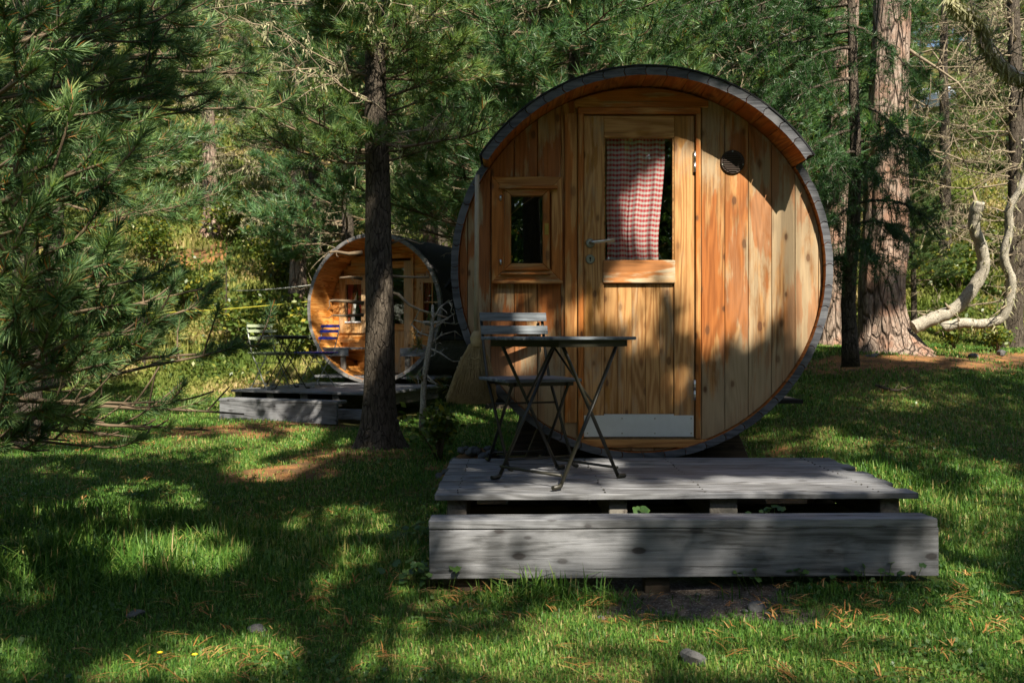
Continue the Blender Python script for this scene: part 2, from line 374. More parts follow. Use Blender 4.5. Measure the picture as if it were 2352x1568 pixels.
def tufts(P, A, Sz, K, nlen, nwid, rng, shoot=0.9, lo=18, hi=62, bent=False, tr=None, droop=0.0):
    """K needles round each shoot tip; returns V,T,Q,rt,rq."""
    n = len(P); A = nrm(A)
    u = rng.random((n, K))**0.8
    base = P[:, None]-A[:, None]*((1-u)*shoot*nlen*Sz[:, None])[..., None]
    rv = rng.normal(size=(n, K, 3)); pr = nrm(rv-A[:, None]*np.sum(rv*A[:, None], -1, keepdims=True))
    al = np.radians(lo+(hi-lo)*(1-u)+rng.normal(0, 7, (n, K)))
    d = A[:, None]*np.cos(al)[..., None]+pr*np.sin(al)[..., None]
    L = (nlen*Sz[:, None]*(0.75+0.4*rng.random((n, K))))[..., None]
    w = nrm(np.cross(d, rng.normal(size=(n, K, 3))))*nwid*0.5
    g = np.array([0, 0, -1.0])*droop*L
    tip = base+d*L+g
    rr = np.clip((rng.random((n, 1)) if tr is None else tr[:, None])*0.45+rng.random((n, K))*0.55, 0, 1)
    old = rng.random((n, K)) < 0.035
    rr = np.where(old, 0.97+0.03*rng.random((n, K)), np.minimum(rr, 0.93))
    m = n*K
    if not bent:
        V = np.stack([base-w, base+w, tip], 2).reshape(-1, 3)
        T = np.arange(m*3).reshape(-1, 3)
        return V, T, None, rr.ravel(), None
    mid = base+d*L*0.55+pr*L*0.03+g*0.2
    V = np.stack([base-w, base+w, mid-w*0.9, mid+w*0.9, tip], 2).reshape(-1, 3)
    b = np.arange(m)[:, None]*5
    return V, b+np.array([[2, 3, 4]]), b+np.array([[0, 1, 3, 2]]), rr.ravel(), rr.ravel()

# ------------------------------------------------------------------ ground
def ss(a, b, x):
    t = np.clip((x-a)/(b-a), 0, 1); return t*t*(3-2*t)
def gz(x, y):
    x = np.asarray(x, float); y = np.asarray(y, float)
    r = 0.80*ss(5.2, 11, y)*ss(0.9, 2.7, x)
    sl_ = 0.38+0.14*ss(2, -3, x)
    h = sl_*1.1*np.log1p(np.exp(np.clip((y-14.7)/1.1, -30, 60)))
    h = np.where(h > 26, 26+(h-26)*0.25, h)
    b = 0.018*np.sin(x*1.9+1.3*y)+0.014*np.sin(2.7*x-1.1*y+1)+0.05*np.sin(0.7*x+0.5*y)*ss(6, 16, y)
    b = b+0.25*np.sin(0.5*x+0.3*y)*ss(18, 30, y)
    lip = 0.05*np.exp(-((x+2.6)**2/1.2+(y-4.6)**2/0.5))
    lip = lip+0.26*np.exp(-((x+0.24)**2/0.07+(y-6.15)**2/0.10))      # low heap of stones and earth by the near cabin
    return r+h+b+lip-0.01
def gpt(px, py):                                    # where the ray through a pixel meets the ground
    t = np.linspace(1.5, 60, 4000)
    X, Y, Z = (px-CX)/F*t, t, EYE+(CY-py)/F*t
    k = np.argmax(Z < gz(X, Y))
    return np.array([X[k], Y[k], gz(X[k], Y[k])])

DIRT = []
for px, py, rx, ry, a in [(640, 1085, 120, 22, 0.95), (800, 1040, 130, 25, 0.8), (530, 985, 190, 20, 0.9), (700, 975, 120, 12, 0.8),
                          (2090, 828, 230, 20, 1.0), (2330, 824, 150, 20, 1.0), (1600, 1385, 210, 34, 1.0), (1420, 1370, 60, 20, 0.45), (1480, 1345, 130, 18, 0.6), (1790, 1415, 110, 14, 0.7),
                          (1200, 1440, 70, 16, 0.35), (760, 1425, 60, 12, 0.4), (960, 1395, 50, 14, 0.55), (120, 1010, 220, 20, 0.6), (1100, 1030, 90, 30, 0.8),
                          (470, 590, 60, 30, 0.9), (1560, 1150, 420, 18, 1.0), (2150, 1010, 60, 10, 0.3), (1700, 1490, 40, 10, 0.3)]:
    p = gpt(px, py); q = gpt(px+rx, py); s_ = gpt(px, py+ry)
    DIRT.append((p[0], p[1], abs(q[0]-p[0])+0.02, abs(s_[1]-p[1])+0.05, a))
DIRT.append((0.7, 6.4, 1.2, 1.6, 1.0))
def dirt(x, y):
    d = np.zeros_like(np.asarray(x, float))
    wob = 0.25*np.sin(7*x+3*y)+0.2*np.sin(11*y-5*x)+0.15*np.sin(23*x+17*y)
    for a, b, rx, ry, am in DIRT:
        d = np.maximum(d, am*ss(1.45, 0.55, np.hypot((x-a)/rx, (y-b)/ry)+wob*0.6))
    return d

def make_ground():
    xs = np.concatenate([-60*1.25**np.arange(12, 0, -1.0)+0, np.arange(-60, -8, 2.0), np.arange(-8, 8.01, 0.11), np.arange(10, 61, 2.0), 60*1.25**np.arange(1, 13.0)])
    ys = np.concatenate([-30*1.3**np.arange(11, 0, -1.0), np.arange(-30, 1, 1.5), np.arange(1.2, 16, 0.11), np.arange(16, 40, 0.5), np.arange(40, 120, 3.0), 120*1.25**np.arange(0, 9.0)])
    X, Y = np.meshgrid(xs, ys); Z = gz(X, Y)
    V = np.stack([X, Y, Z], -1).reshape(-1, 3); nx, ny = len(xs), len(ys)
    i, j = np.meshgrid(np.arange(nx-1), np.arange(ny-1)); a = (j*nx+i).ravel()
    Q = np.stack([a, a+1, a+1+nx, a+nx], -1)
    me = np_mesh('ground', V, None, Q, smooth=True)
    at_ = me.attributes.new('dirt', 'FLOAT', 'POINT'); at_.data.foreach_set('value', dirt(X, Y).ravel().astype(np.float32))
    k = NT('forest_ground'); p = k.pos()
    d = k.n('Attribute', attribute_name='dirt').outputs['Fac']
    n1, n2, n3 = k.noise(p, 3.0, 6, 0.65), k.noise(p, 40, 5, 0.7), k.noise(p, 0.45, 3)
    soil = k.ramp(n2, [(0.3, (0.045, 0.030, 0.018)), (0.5, (0.11, 0.070, 0.038)), (0.72, (0.22, 0.125, 0.058))])
    litter = k.mix(k.ss(n1, 0.4, 0.62), soil, k.mix(n2, (0.22, 0.10, 0.035), (0.36, 0.19, 0.08)))
    turf = k.mix(k.ss(n2, 0.3, 0.7), (0.022, 0.040, 0.009), (0.085, 0.115, 0.026))
    turf = k.mix(k.ss(n3, 0.42, 0.62), turf, k.mix(n2, (0.075, 0.060, 0.020), (0.16, 0.14, 0.05)))
    dm = k.ss(k.math('ADD', d, k.math('MULTIPLY', k.math('SUBTRACT', n1, 0.5), 0.8)), 0.3, 0.7)
    sp = k.n('SeparateXYZ', {0: p})      # trodden grey-brown earth before the step, needle litter under the trees
    tr = k.math('MULTIPLY', k.ss(sp.outputs[0], -0.6, 0.0), k.math('SUBTRACT', 1.0, k.ss(sp.outputs[1], 3.9, 4.6)))
    peb = k.n('TexVoronoi', {'Vector': p, 'Scale': 70.0}).outputs[0]
    earth = k.mix(k.ss(n2, 0.3, 0.7), (0.055, 0.043, 0.035), (0.15, 0.125, 0.105))
    earth = k.mix(k.ss(peb, 0.32, 0.18), earth, (0.24, 0.22, 0.20))
    litter = k.mix(tr, litter, earth)
    col = k.mix(dm, turf, litter)
    m = k.done(k.pbr(col, 0.95, 0.1, normal=k.bump(k.math('ADD', n2, n1), 0.6, 0.03)))
    o = link('ground', me, m); tag(o, kind='structure')
make_ground()

LONG = [(-1.9, 4.6, 0.8, 0.45, 1.1), (-1.75, 3.9, 0.5, 0.35, 1.6), (-2.3, 3.7, 0.5, 0.4, 1.7), (-1.2, 4.0, 0.5, 0.3, 0.7), (-0.75, 4.35, 0.4, 0.3, 0.7),
        (2.05, 5.3, 0.5, 0.5, 1.4), (2.3, 5.9, 0.6, 0.6, 0.8), (1.9, 4.4, 0.3, 0.5, 0.5), (0.2, 3.62, 0.35, 0.06, 1.2), (0.9, 3.6, 0.5, 0.05, 0.5)]
def long_f(x, y):
    d = np.zeros_like(x)
    for a, b, rx, ry, am in LONG: d = np.maximum(d, am*np.exp(-((x-a)/rx)**2-((y-b)/ry)**2))
    return d
def on_deck(x, y):
    m = (x > -0.36) & (x < 1.72) & (y > 3.66) & (y < 5.12)
    m |= (x > -0.36) & (x < 1.75) & (y > 5.0) & (y < 8.4)
    dx, dy = x+1.92, y-12.9
    lx, ly = dx*0.94-dy*0.342, dx*0.342+dy*0.94
    m |= (lx > -0.9) & (lx < 1.2) & (ly > -2.4) & (ly < 3.2)
    return m

def blades(name, x, y, h, w, rng, mat, lean=0.5, rr=None, z=None):
    n = len(x)
    z = gz(x, y)-0.006 if z is None else z
    az = rng.random(n)*2*math.pi
    ln = np.abs(rng.normal(0, lean, n))
    B = np.stack([x, y, z], -1)
    dh = np.stack([np.cos(az), np.sin(az), np.zeros(n)], -1)
    sd = np.stack([-np.sin(az+rng.normal(0, .6, n)), np.cos(az), np.zeros(n)], -1)*(w*0.5)[:, None]
    up = np.array([0, 0, 1.0])
    mid = B+(up*0.62+dh*(0.22*ln)[:, None])*h[:, None]
    zz = np.clip(1.0-0.35*ln**2, 0.25, 1.0)
    tip = B+(up*zz[:, None]+dh*(0.75*ln)[:, None])*h[:, None]
    V = np.stack([B-sd, B+sd, mid-sd*0.8, mid+sd*0.8, tip], 1).reshape(-1, 3)
    b = np.arange(n)[:, None]*5
    rr = rng.random(n) if rr is None else rr
    return link(name, np_mesh(name, V, b+np.array([[2, 3, 4]]), b+np.array([[0, 1, 3, 2]]), rr, rr), mat)

def make_grass():
    rng = np.random.default_rng(5)
    N = 620000
    y = 2.0*np.exp(rng.random(N)*math.log(15.0/2.0)); x = (rng.random(N)*2-1)*(0.66*y+0.9)
    # clumpiness
    cl = 0.5+0.25*np.sin(5.1*x+2.3*y)*np.sin(4.3*y-3.1*x)+0.25*np.sin(13*x+1)*np.sin(11*y+2*x)
    keep = (rng.random(N) > dirt(x, y)*0.96) & ~on_deck(x, y) & (rng.random(N) < 0.55+0.6*cl)
    x, y, cl = x[keep], y[keep], cl[keep]; n = len(x)
    lf = long_f(x, y)*(0.4+0.9*rng.random(n))
    h = (0.010+0.018*rng.random(n)+0.016*cl**2)*(1+3.6*lf)+0.0019*y
    w = (0.0022+0.0007*y)*(1+0.35*lf)
    dry = 0.5+0.5*np.sin(0.9*x+1.7*y+0.5)*np.sin(1.3*x-0.8*y)
    rr = np.clip(rng.random(n)*0.75+0.22*dry, 0, 0.9)
    rr = np.where(rng.random(n) < 0.02+0.06*dry, 0.93+0.07*rng.random(n), rr)
    o = blades('grass', x, y, h, w, rng, M['grass'], 1.0, rr); tag(o, 'short green grass of the clearing', 'grass', kind='stuff')
    # clover and other small leaves between the blades
    n = 26000; y = 2.0*np.exp(rng.random(n)*math.log(9/2.0)); x = (rng.random(n)*2-1)*(0.62*y+0.5)
    cl = np.sin(2.3*x+1.1*y)*np.sin(2.9*y-1.9*x)+.5*np.sin(6*x)*np.sin(7*y); m = (cl > .15) & ~on_deck(x, y) & (rng.random(n) > dirt(x, y)); x, y = x[m], y[m]; n = len(x)
    P = np.stack([x, y, gz(x, y)+.012+.02*rng.random(n)], -1); V, Q, r = leaf_quads(P, .010+.008*rng.random(n)+.0012*y, rng, 1.6, .85)
    o = link('clover', np_mesh('clover', V, None, Q, None, r), M['clover']); tag(o, 'clover and tiny herbs growing between the grass', 'clover', kind='stuff')
    # needle litter lying in the grass, in small bundles
    nb = 2600
    y = 2.2*np.exp(rng.random(nb)*math.log(11/2.2)); x = (rng.random(nb)*2-1)*(0.6*y+0.3)
    k = ~on_deck(x, y) & (rng.random(nb) < (.5+.5*np.sin(2.1*x+1.3*y+.7)*np.sin(2.9*y-1.7*x))**1.5+.08); x, y = x[k], y[k]
    x = np.repeat(x, 4); y = np.repeat(y, 4); az0 = np.repeat(rng.random(len(x)//4)*6.28, 4)
    n = len(x); az = az0+rng.normal(0, 0.35, n); L = 0.045+0.045*rng.random(n)
    B = np.stack([x+rng.normal(0, .012, n), y+rng.normal(0, .012, n), gz(x, y)+0.018+0.02*rng.random(n)], -1)
    d = np.stack([np.cos(az), np.sin(az), rng.normal(0, .18, n)], -1)
    s_ = np.stack([-np.sin(az), np.cos(az), np.zeros(n)], -1)*(0.0009+0.00028*y)[:, None]
    up = np.array([0, 0, 1])*0.006
    V = np.stack([B-s_, B+s_, B+d*(L*.5)[:, None]-s_+up, B+d*(L*.5)[:, None]+s_+up, B+d*L[:, None]], 1).reshape(-1, 3)
    b = np.arange(n)[:, None]*5; r = rng.random(n)
    o = link('fallen_needles', np_mesh('fallen_needles', V, b+np.array([[2, 3, 4]]), b+np.array([[0, 1, 3, 2]]), r, r), M['fallen'])
    tag(o, 'orange fallen pine needles strewn over the grass', 'needles', kind='stuff')
    # rough growth on the slope: dry grass and herbs, one mass
    N = 230000
    y = 13.2*np.exp(rng.random(N)*math.log(46/13.2)); x = (rng.random(N)*2-1)*(0.62*y+1)
    m = ~on_deck(x, y); x, y = x[m], y[m]; n = len(x)
    cl = 0.5+0.5*np.sin(1.3*x+0.9*y)*np.sin(1.7*y-0.8*x)
    cl2 = 0.5+0.5*np.sin(3.1*x+1.9*y+1)*np.sin(2.7*y-1.8*x)
    keep = rng.random(n) > .9*dirt(x, y); x, y, cl, cl2 = x[keep], y[keep], cl[keep], cl2[keep]; n = len(x)
    h = (0.05+0.13*rng.random(n))*(0.4+0.9*cl2)*ss(12.5, 16, y)+0.04
    rr = np.clip(0.05+0.62*cl+0.40*(0.5+0.5*np.sin(2.3*x-1.9*y))*(rng.random(n)+.2), 0, 1)
    o = blades('slope_undergrowth', x, y, h, 0.012+0.0014*y, rng, M['under'], 0.9, rr)
    tag(o, 'rough dry grass and herbs covering the slope', 'undergrowth', kind='stuff')
    # sparkle of small leaves over the slope
    N = 60000
    y = 14*np.exp(rng.random(N)*math.log(40/14)); x = (rng.random(N)*2-1)*(0.62*y+1)
    cl = np.sin(0.9*x+1.1*y)*np.sin(1.3*y-1.1*x); m = (cl > 0.0) & ~on_deck(x, y)
    x, y, cl = x[m], y[m], cl[m]; n = len(x)
    P = np.stack([x, y, gz(x, y)+rng.random(n)*0.55*(cl+0.2)+0.05], -1)
    V, Q, r = leaf_quads(P, 0.05+0.03*rng.random(n)+0.0008*y, rng)
    o = link('slope_herbs', np_mesh('slope_herbs', V, None, Q, None, np.clip(r*0.9, 0, 1)), M['leaf'])
    tag(o, 'leafy herbs spreading over the slope behind the far cabin', 'herbs', kind='stuff')

def leaf_quads(P, sz, rng, upbias=0.8, aspect=0.6):
    n = len(P); nn = nrm(rng.normal(size=(n, 3))+np.array([0, 0, upbias]))
    a = nrm(np.cross(nn, rng.normal(size=(n, 3)))); b = np.cross(nn, a)
    sz = (np.ones(n)*sz)[:, None]
    V = np.stack([P-a*sz*.5, P+b*sz*aspect*.5, P+a*sz*.5-nn*sz*.1, P-b*sz*aspect*.5], 1).reshape(-1, 3)
    return V, np.arange(n*4).reshape(-1, 4), rng.random(n)
make_grass()

# ------------------------------------------------------------------ pines
def poly3(a, d, L, bend, rng, k=3):       # n short polylines
    t = np.linspace(0, 1, k)[None, :, None]
    return a[:, None]+d[:, None]*(L[:, None, None]*t)+bend[:, None]*(L[:, None, None]*t*t)

def pine_geo(seed, H, r0, live0, dead0, bl, nb, K=26, nlen=0.095, nwid=0.006, lich=1.0, nd=30, dlen=1.0, tstep=0.13, lean=(0, 0), flare=1.5, tsz=1.0, upcurve=0.25, crook=0.25, hi=62, lo=18, shoot=0.9):
    rng = np.random.default_rng(seed); g = {}
    zs = np.concatenate([[-0.3, 0.0, 0.08, 0.2, 0.4, 0.7], np.linspace(1.1, H, 12)])
    ph = rng.random(4)*6.28
    wob = lambda z: np.stack([0.03*np.sin(z*0.9+ph[0])*r0/.15+lean[0]*z, 0.03*np.sin(z*1.1+ph[1])*r0/.15+lean[1]*z, z], -1)
    Rt = r0*(1-0.93*np.clip(zs/H, 0, 1)**1.15)*(1+(flare-1)*np.exp(-np.maximum(zs, 0)/0.16))
    V, Q = batch_tubes(wob(zs)[None], Rt[None], 20)
    # lobed root flare and knobbly trunk
    ctr = np.repeat(wob(zs), 20, 0); a = np.tile(np.arange(20)*2*math.pi/20, len(zs)); zz = np.repeat(zs, 20)
    amp = 0.30*(flare-1)*np.exp(-np.maximum(zz, 0)/0.14)*np.sin(5*a+ph[2])+0.04*np.sin(3*a+5*zz+ph[3])
    V = ctr+(V-ctr)*(1+amp)[:, None]
    g['trunk'] = (V, Q)
    tubes, P, A, SZ = [], [], [], []
    def add_branches(n, z0, z1, lfun, kk=6):
        z = z0+(z1-z0)*(np.arange(n)+rng.random(n))/n
        az = rng.random(n)*6.28+np.arange(n)*2.4
        L = lfun(z)*(0.6+0.55*rng.random(n))
        d = np.stack([np.cos(az), np.sin(az), np.zeros(n)], -1); sd = np.stack([-np.sin(az), np.cos(az), np.zeros(n)], -1)
        t = np.linspace(0, 1, kk)
        rise = rng.normal(-0.05, 0.14, n)
        Pb = wob(z)[:, None]+d[:, None]*(L[:, None]*t)[..., None]
        Pb[..., 2] += L[:, None]*(rise[:, None]*t+upcurve*(t**2)[None]*(0.4+rng.random(n))[:, None])
        jig = np.cumsum(rng.normal(0, crook*0.16, (n, kk, 3)), 1)*L[:, None, None]*0.4; jig[:, 0] = 0
        Pb = Pb+jig
        rb = (0.007+0.008*L)[:, None]*(1-0.8*t)[None]
        return z, L, d, sd, Pb, rb
    # live branches
    if nb:
        z, L, d, sd, Pb, rb = add_branches(nb, live0, H*0.97, bl)
        tubes.append(batch_tubes(Pb, rb, 5))
        bi, u = [], []
        for i in range(nb):
            m = max(4, int(L[i]/tstep*1.5)); bi += [i]*m; u += list(0.28+0.72*(np.arange(m)+rng.random(m))/m)
        bi = np.array(bi); u = np.array(u); kk = Pb.shape[1]
        f = u*(kk-1); i0 = np.minimum(f.astype(int), kk-2); fr = (f-i0)[:, None]
        st = Pb[bi, i0]*(1-fr)+Pb[bi, i0+1]*fr
        side = np.where(rng.random(len(bi)) < 0.5, -1, 1)[:, None]
        td = nrm(d[bi]*(0.75)+sd[bi]*side*(0.4+0.6*rng.random((len(bi), 1)))+np.array([0, 0, 1.0])*rng.normal(0.22, 0.3, (len(bi), 1)))
        tl = 0.07+(0.16+0.34*rng.random(len(bi)))*L[bi]*(1.08-u)
        tw = poly3(st, td, tl, np.array([0, 0, 0.25])+rng.normal(0, .1, (len(bi), 3)), rng, 4)
        tubes.append(batch_tubes(tw, np.tile(np.array([0.006, 0.005, 0.004, 0.003]), (len(bi), 1)), 4))
        P.append(tw[:, -1]); A.append(nrm(tw[:, -1]-tw[:, -2])); SZ.append(0.8+0.45*rng.random(len(bi)))
        m2 = tl > 0.2
        P.append(tw[m2, 2]); A.append(nrm(tw[m2, 2]-tw[m2, 1]+rng.normal(0, .08, (m2.sum(), 3)))); SZ.append(0.7+0.4*rng.random(m2.sum()))
        P.append(Pb[:, -1]); A.append(nrm(Pb[:, -1]-Pb[:, -2])); SZ.append(np.ones(nb)*1.1)
        ms = 9; b3 = np.repeat(np.arange(nb), ms); f = (0.35+0.65*rng.random(nb*ms))*(kk-1); i0 = np.minimum(f.astype(int), kk-2); fr = (f-i0)[:, None]
        q = nrm(d[b3]*.5+rng.normal(0, .6, (nb*ms, 3))+np.array([0, 0, .5])); P.append(Pb[b3, i0]*(1-fr)+Pb[b3, i0+1]*fr+q*.07); A.append(q); SZ.append(.75+.4*rng.random(nb*ms))
        P, A, SZ = np.concatenate(P), np.concatenate(A), np.concatenate(SZ)
        g['crown'] = tufts(P, A, SZ*tsz, K, nlen, nwid, rng, hi=hi, lo=lo, shoot=shoot)
    g['twigs'] = join(tubes) if tubes else None
    # dead lower branches with crooked twigs and beard lichen
    if nd:
        z, L, d, sd, Pb, rb = add_branches(nd, dead0, min(live0+2.2, H*0.8), lambda z_: dlen*np.ones_like(z_), 7)
        tb = [batch_tubes(Pb, rb*0.8, 5)]
        m = 9; bi = np.repeat(np.arange(nd), m); u = 0.2+0.8*rng.random(nd*m); f = u*6; i0 = np.minimum(f.astype(int), 5); fr = (f-i0)[:, None]
        st = Pb[bi, i0]*(1-fr)+Pb[bi, i0+1]*fr
        td = nrm(d[bi]*0.6+sd[bi]*rng.normal(0, .8, (len(bi), 1))+np.array([0, 0, 1.0])*rng.normal(-0.1, 0.5, (len(bi), 1)))
        tl = L[bi]*(0.10+0.35*rng.random(len(bi)))
        tw = poly3(st, td, tl, rng.normal(0, .35, (len(bi), 3))+np.array([0, 0, -0.1]), rng, 5)
        tb.append(batch_tubes(tw, np.tile(np.array([0.007, 0.006, 0.005, 0.004, 0.002]), (len(bi), 1)), 4))
        bi2 = np.repeat(np.arange(len(bi)), 3); s2 = tw[bi2, rng.integers(1, 5, len(bi2))]
        tw2 = poly3(s2, nrm(rng.normal(size=(len(bi2), 3))), 0.08+0.14*rng.random(len(bi2)), rng.normal(0, .3, (len(bi2), 3)), rng, 3)
        tb.append(batch_tubes(tw2, np.tile(np.array([0.004, 0.003, 0.002]), (len(bi2), 1)), 3))
        g['dead'] = join(tb)
        if lich:
            allp = np.concatenate([tw.reshape(-1, 3), tw2.reshape(-1, 3), Pb[:, 2:].reshape(-1, 3)])
            n = int(len(allp)*lich*1.6); q = allp[rng.integers(0, len(allp), n)]+rng.normal(0, 0.012, (n, 3))
            L2 = 0.02+0.06*rng.random(n)**2; w = 0.004+0.007*rng.random(n)
            a2 = rng.random(n)*6.28; sdv = np.stack([np.cos(a2), np.sin(a2), np.zeros(n)], -1)*w[:, None]
            dn = np.stack([rng.normal(0, .35, n), rng.normal(0, .35, n), -np.ones(n)], -1)*L2[:, None]
            V = np.stack([q-sdv, q+sdv, q+dn*.6+sdv*.6, q+dn], 1).reshape(-1, 3)
            g['lichen'] = (V, np.arange(n*4).reshape(-1, 4), rng.random(n))
    return g

def pine_tree(name, label, cat, loc, geo, bark_m, needle_m, rz=0.0, sc=1.0, group=None, twig_m=None):
    t = thing(name, label, cat, loc, rz, group); t.scale = (sc,)*3
    link('trunk', np_mesh('trunk', *geo['trunk'][:1], None, geo['trunk'][1], smooth=True), bark_m, t)
    if geo.get('twigs') is not None: link('branches', np_mesh('branches', geo['twigs'][0], None, geo['twigs'][1], smooth=True), twig_m or M['twig'], t)
    if geo.get('crown') is not None:
        V, T, Q, rt, rq = geo['crown']; link('crown', np_mesh('crown', V, T, Q, rt, rq), needle_m, t)
    if geo.get('dead') is not None: link('dead_branches', np_mesh('dead_branches', geo['dead'][0], None, geo['dead'][1], smooth=True), M['twig_dead'], t)
    if geo.get('lichen') is not None:
        V, Q, r = geo['lichen']; tag(link('lichen', np_mesh('lichen', V, None, Q, None, r), M['lichen'], t), kind='stuff')
    return t
def gl(px, D, dz=-0.03):
    x = (px-CX)/F*D; return (x, D, float(gz(x, D))+dz)

cone = lambda H, z0, lmax: (lambda z: lmax*np.clip(1.05-(z-z0)/(H-z0), 0.12, 1)**0.8)
# central pine in front of the far cabin
g = pine_geo(11, 8.0, 0.140, 2.5, 2.6, cone(8, 2.1, 1.30), 95, K=40, nlen=0.095, nwid=0.0054, lich=0.8, nd=16, dlen=1.0, flare=1.75, tstep=0.095, lo=25, shoot=1.2)
cpine = pine_tree('pine_tree', 'dark pine trunk standing before the far cabin, twigs hung with lichen', 'tree', gl(866, 8.2), g, M['bark_pine'], M['needle'])
g = pine_geo(61, 5.2, 0.05, 2.5, 2.6, lambda z: 0.62*np.ones_like(z), 52, K=40, nlen=0.095, nwid=0.0054, lich=0, nd=0, tstep=0.085, lo=25, shoot=1.2)
V, T, Q, rt, rq = g['crown']; link('epicormic_shoots', np_mesh('epicormic_shoots', V, T, Q, rt, rq), M['needle'], cpine)
link('short_branches', np_mesh('short_branches', g['twigs'][0], None, g['twigs'][1], smooth=True), M['twig'], cpine)
def stubs():      # short broken branches on its trunk
    x0, y0 = cpine.location.x, cpine.location.y
    for i, (pts, rr) in enumerate([([(832, 580), (800, 583), (772, 578), (757, 580)], 0.020), ([(832, 640), (805, 636), (780, 638)], 0.015), ([(835, 696), (800, 692), (768, 690), (756, 691)], 0.019), ([(835, 723), (795, 725), (765, 724)], 0.016),
                                   ([(895, 672), (915, 676), (940, 700), (965, 712), (1000, 722), (1030, 730)], 0.016), ([(895, 634), (930, 636), (985, 637)], 0.015), ([(895, 560), (930, 548), (965, 560)], 0.012)]):
        P = [at(px, py, 8.2-0.05*k_)-np.array([x0, y0, cpine.location.z]) for k_, (px, py) in enumerate(pts)]
        mb = MB(); mb.tube(P, list(np.linspace(rr, rr*0.45, len(P))), 7)
        rng_ = np.random.default_rng(i)
        for q in range(2):
            b = P[rng_.integers(1, len(P))]; e = b+rng_.normal(0, 1, 3)*np.array([.03, .04, .035]); mb.tube([b, (b+e)/2+rng_.normal(0, .008, 3), e], [0.005, 0.004, 0.002], 4)
        mb.build('broken_branch', M['twig'] if i < 4 else M['twig_dead'], cpine)
stubs()

# prototypes for the wood behind
PB = pine_geo(21, 7.5, 0.12, 1.85, 1.5, cone(7.5, 1.85, 1.7), 105, K=36, nlen=0.10, nwid=0.0066, lich=0.2, nd=8, dlen=1.0, tstep=0.085, tsz=1.1, lo=25, shoot=1.2)
PA = pine_geo(22, 9.5, 0.15, 2.6, 0.9, cone(9.5, 2.4, 1.8), 80, K=26, nlen=0.11, nwid=0.0095, lich=0.9, nd=40, dlen=1.35, tstep=0.09, tsz=1.1)
PC = pine_geo(23, 3.2, 0.05, 0.25, 0.2, cone(3.2, 0.25, 0.8), 34, K=30, nlen=0.10, nwid=0.008, lich=0, nd=0)
PD = pine_geo(24, 10.0, 0.13, 5.2, 0.7, cone(10, 5.2, 1.5), 26, K=24, nlen=0.10, nwid=0.009, lich=0.3, nd=64, dlen=1.5)
PE = pine_geo(25, 9.0, 0.13, 1.8, 0.8, cone(9, 1.4, 2.0), 110, K=24, nlen=0.12, nwid=0.013, lich=0.25, nd=14, dlen=1.1, tstep=0.09, tsz=1.15)
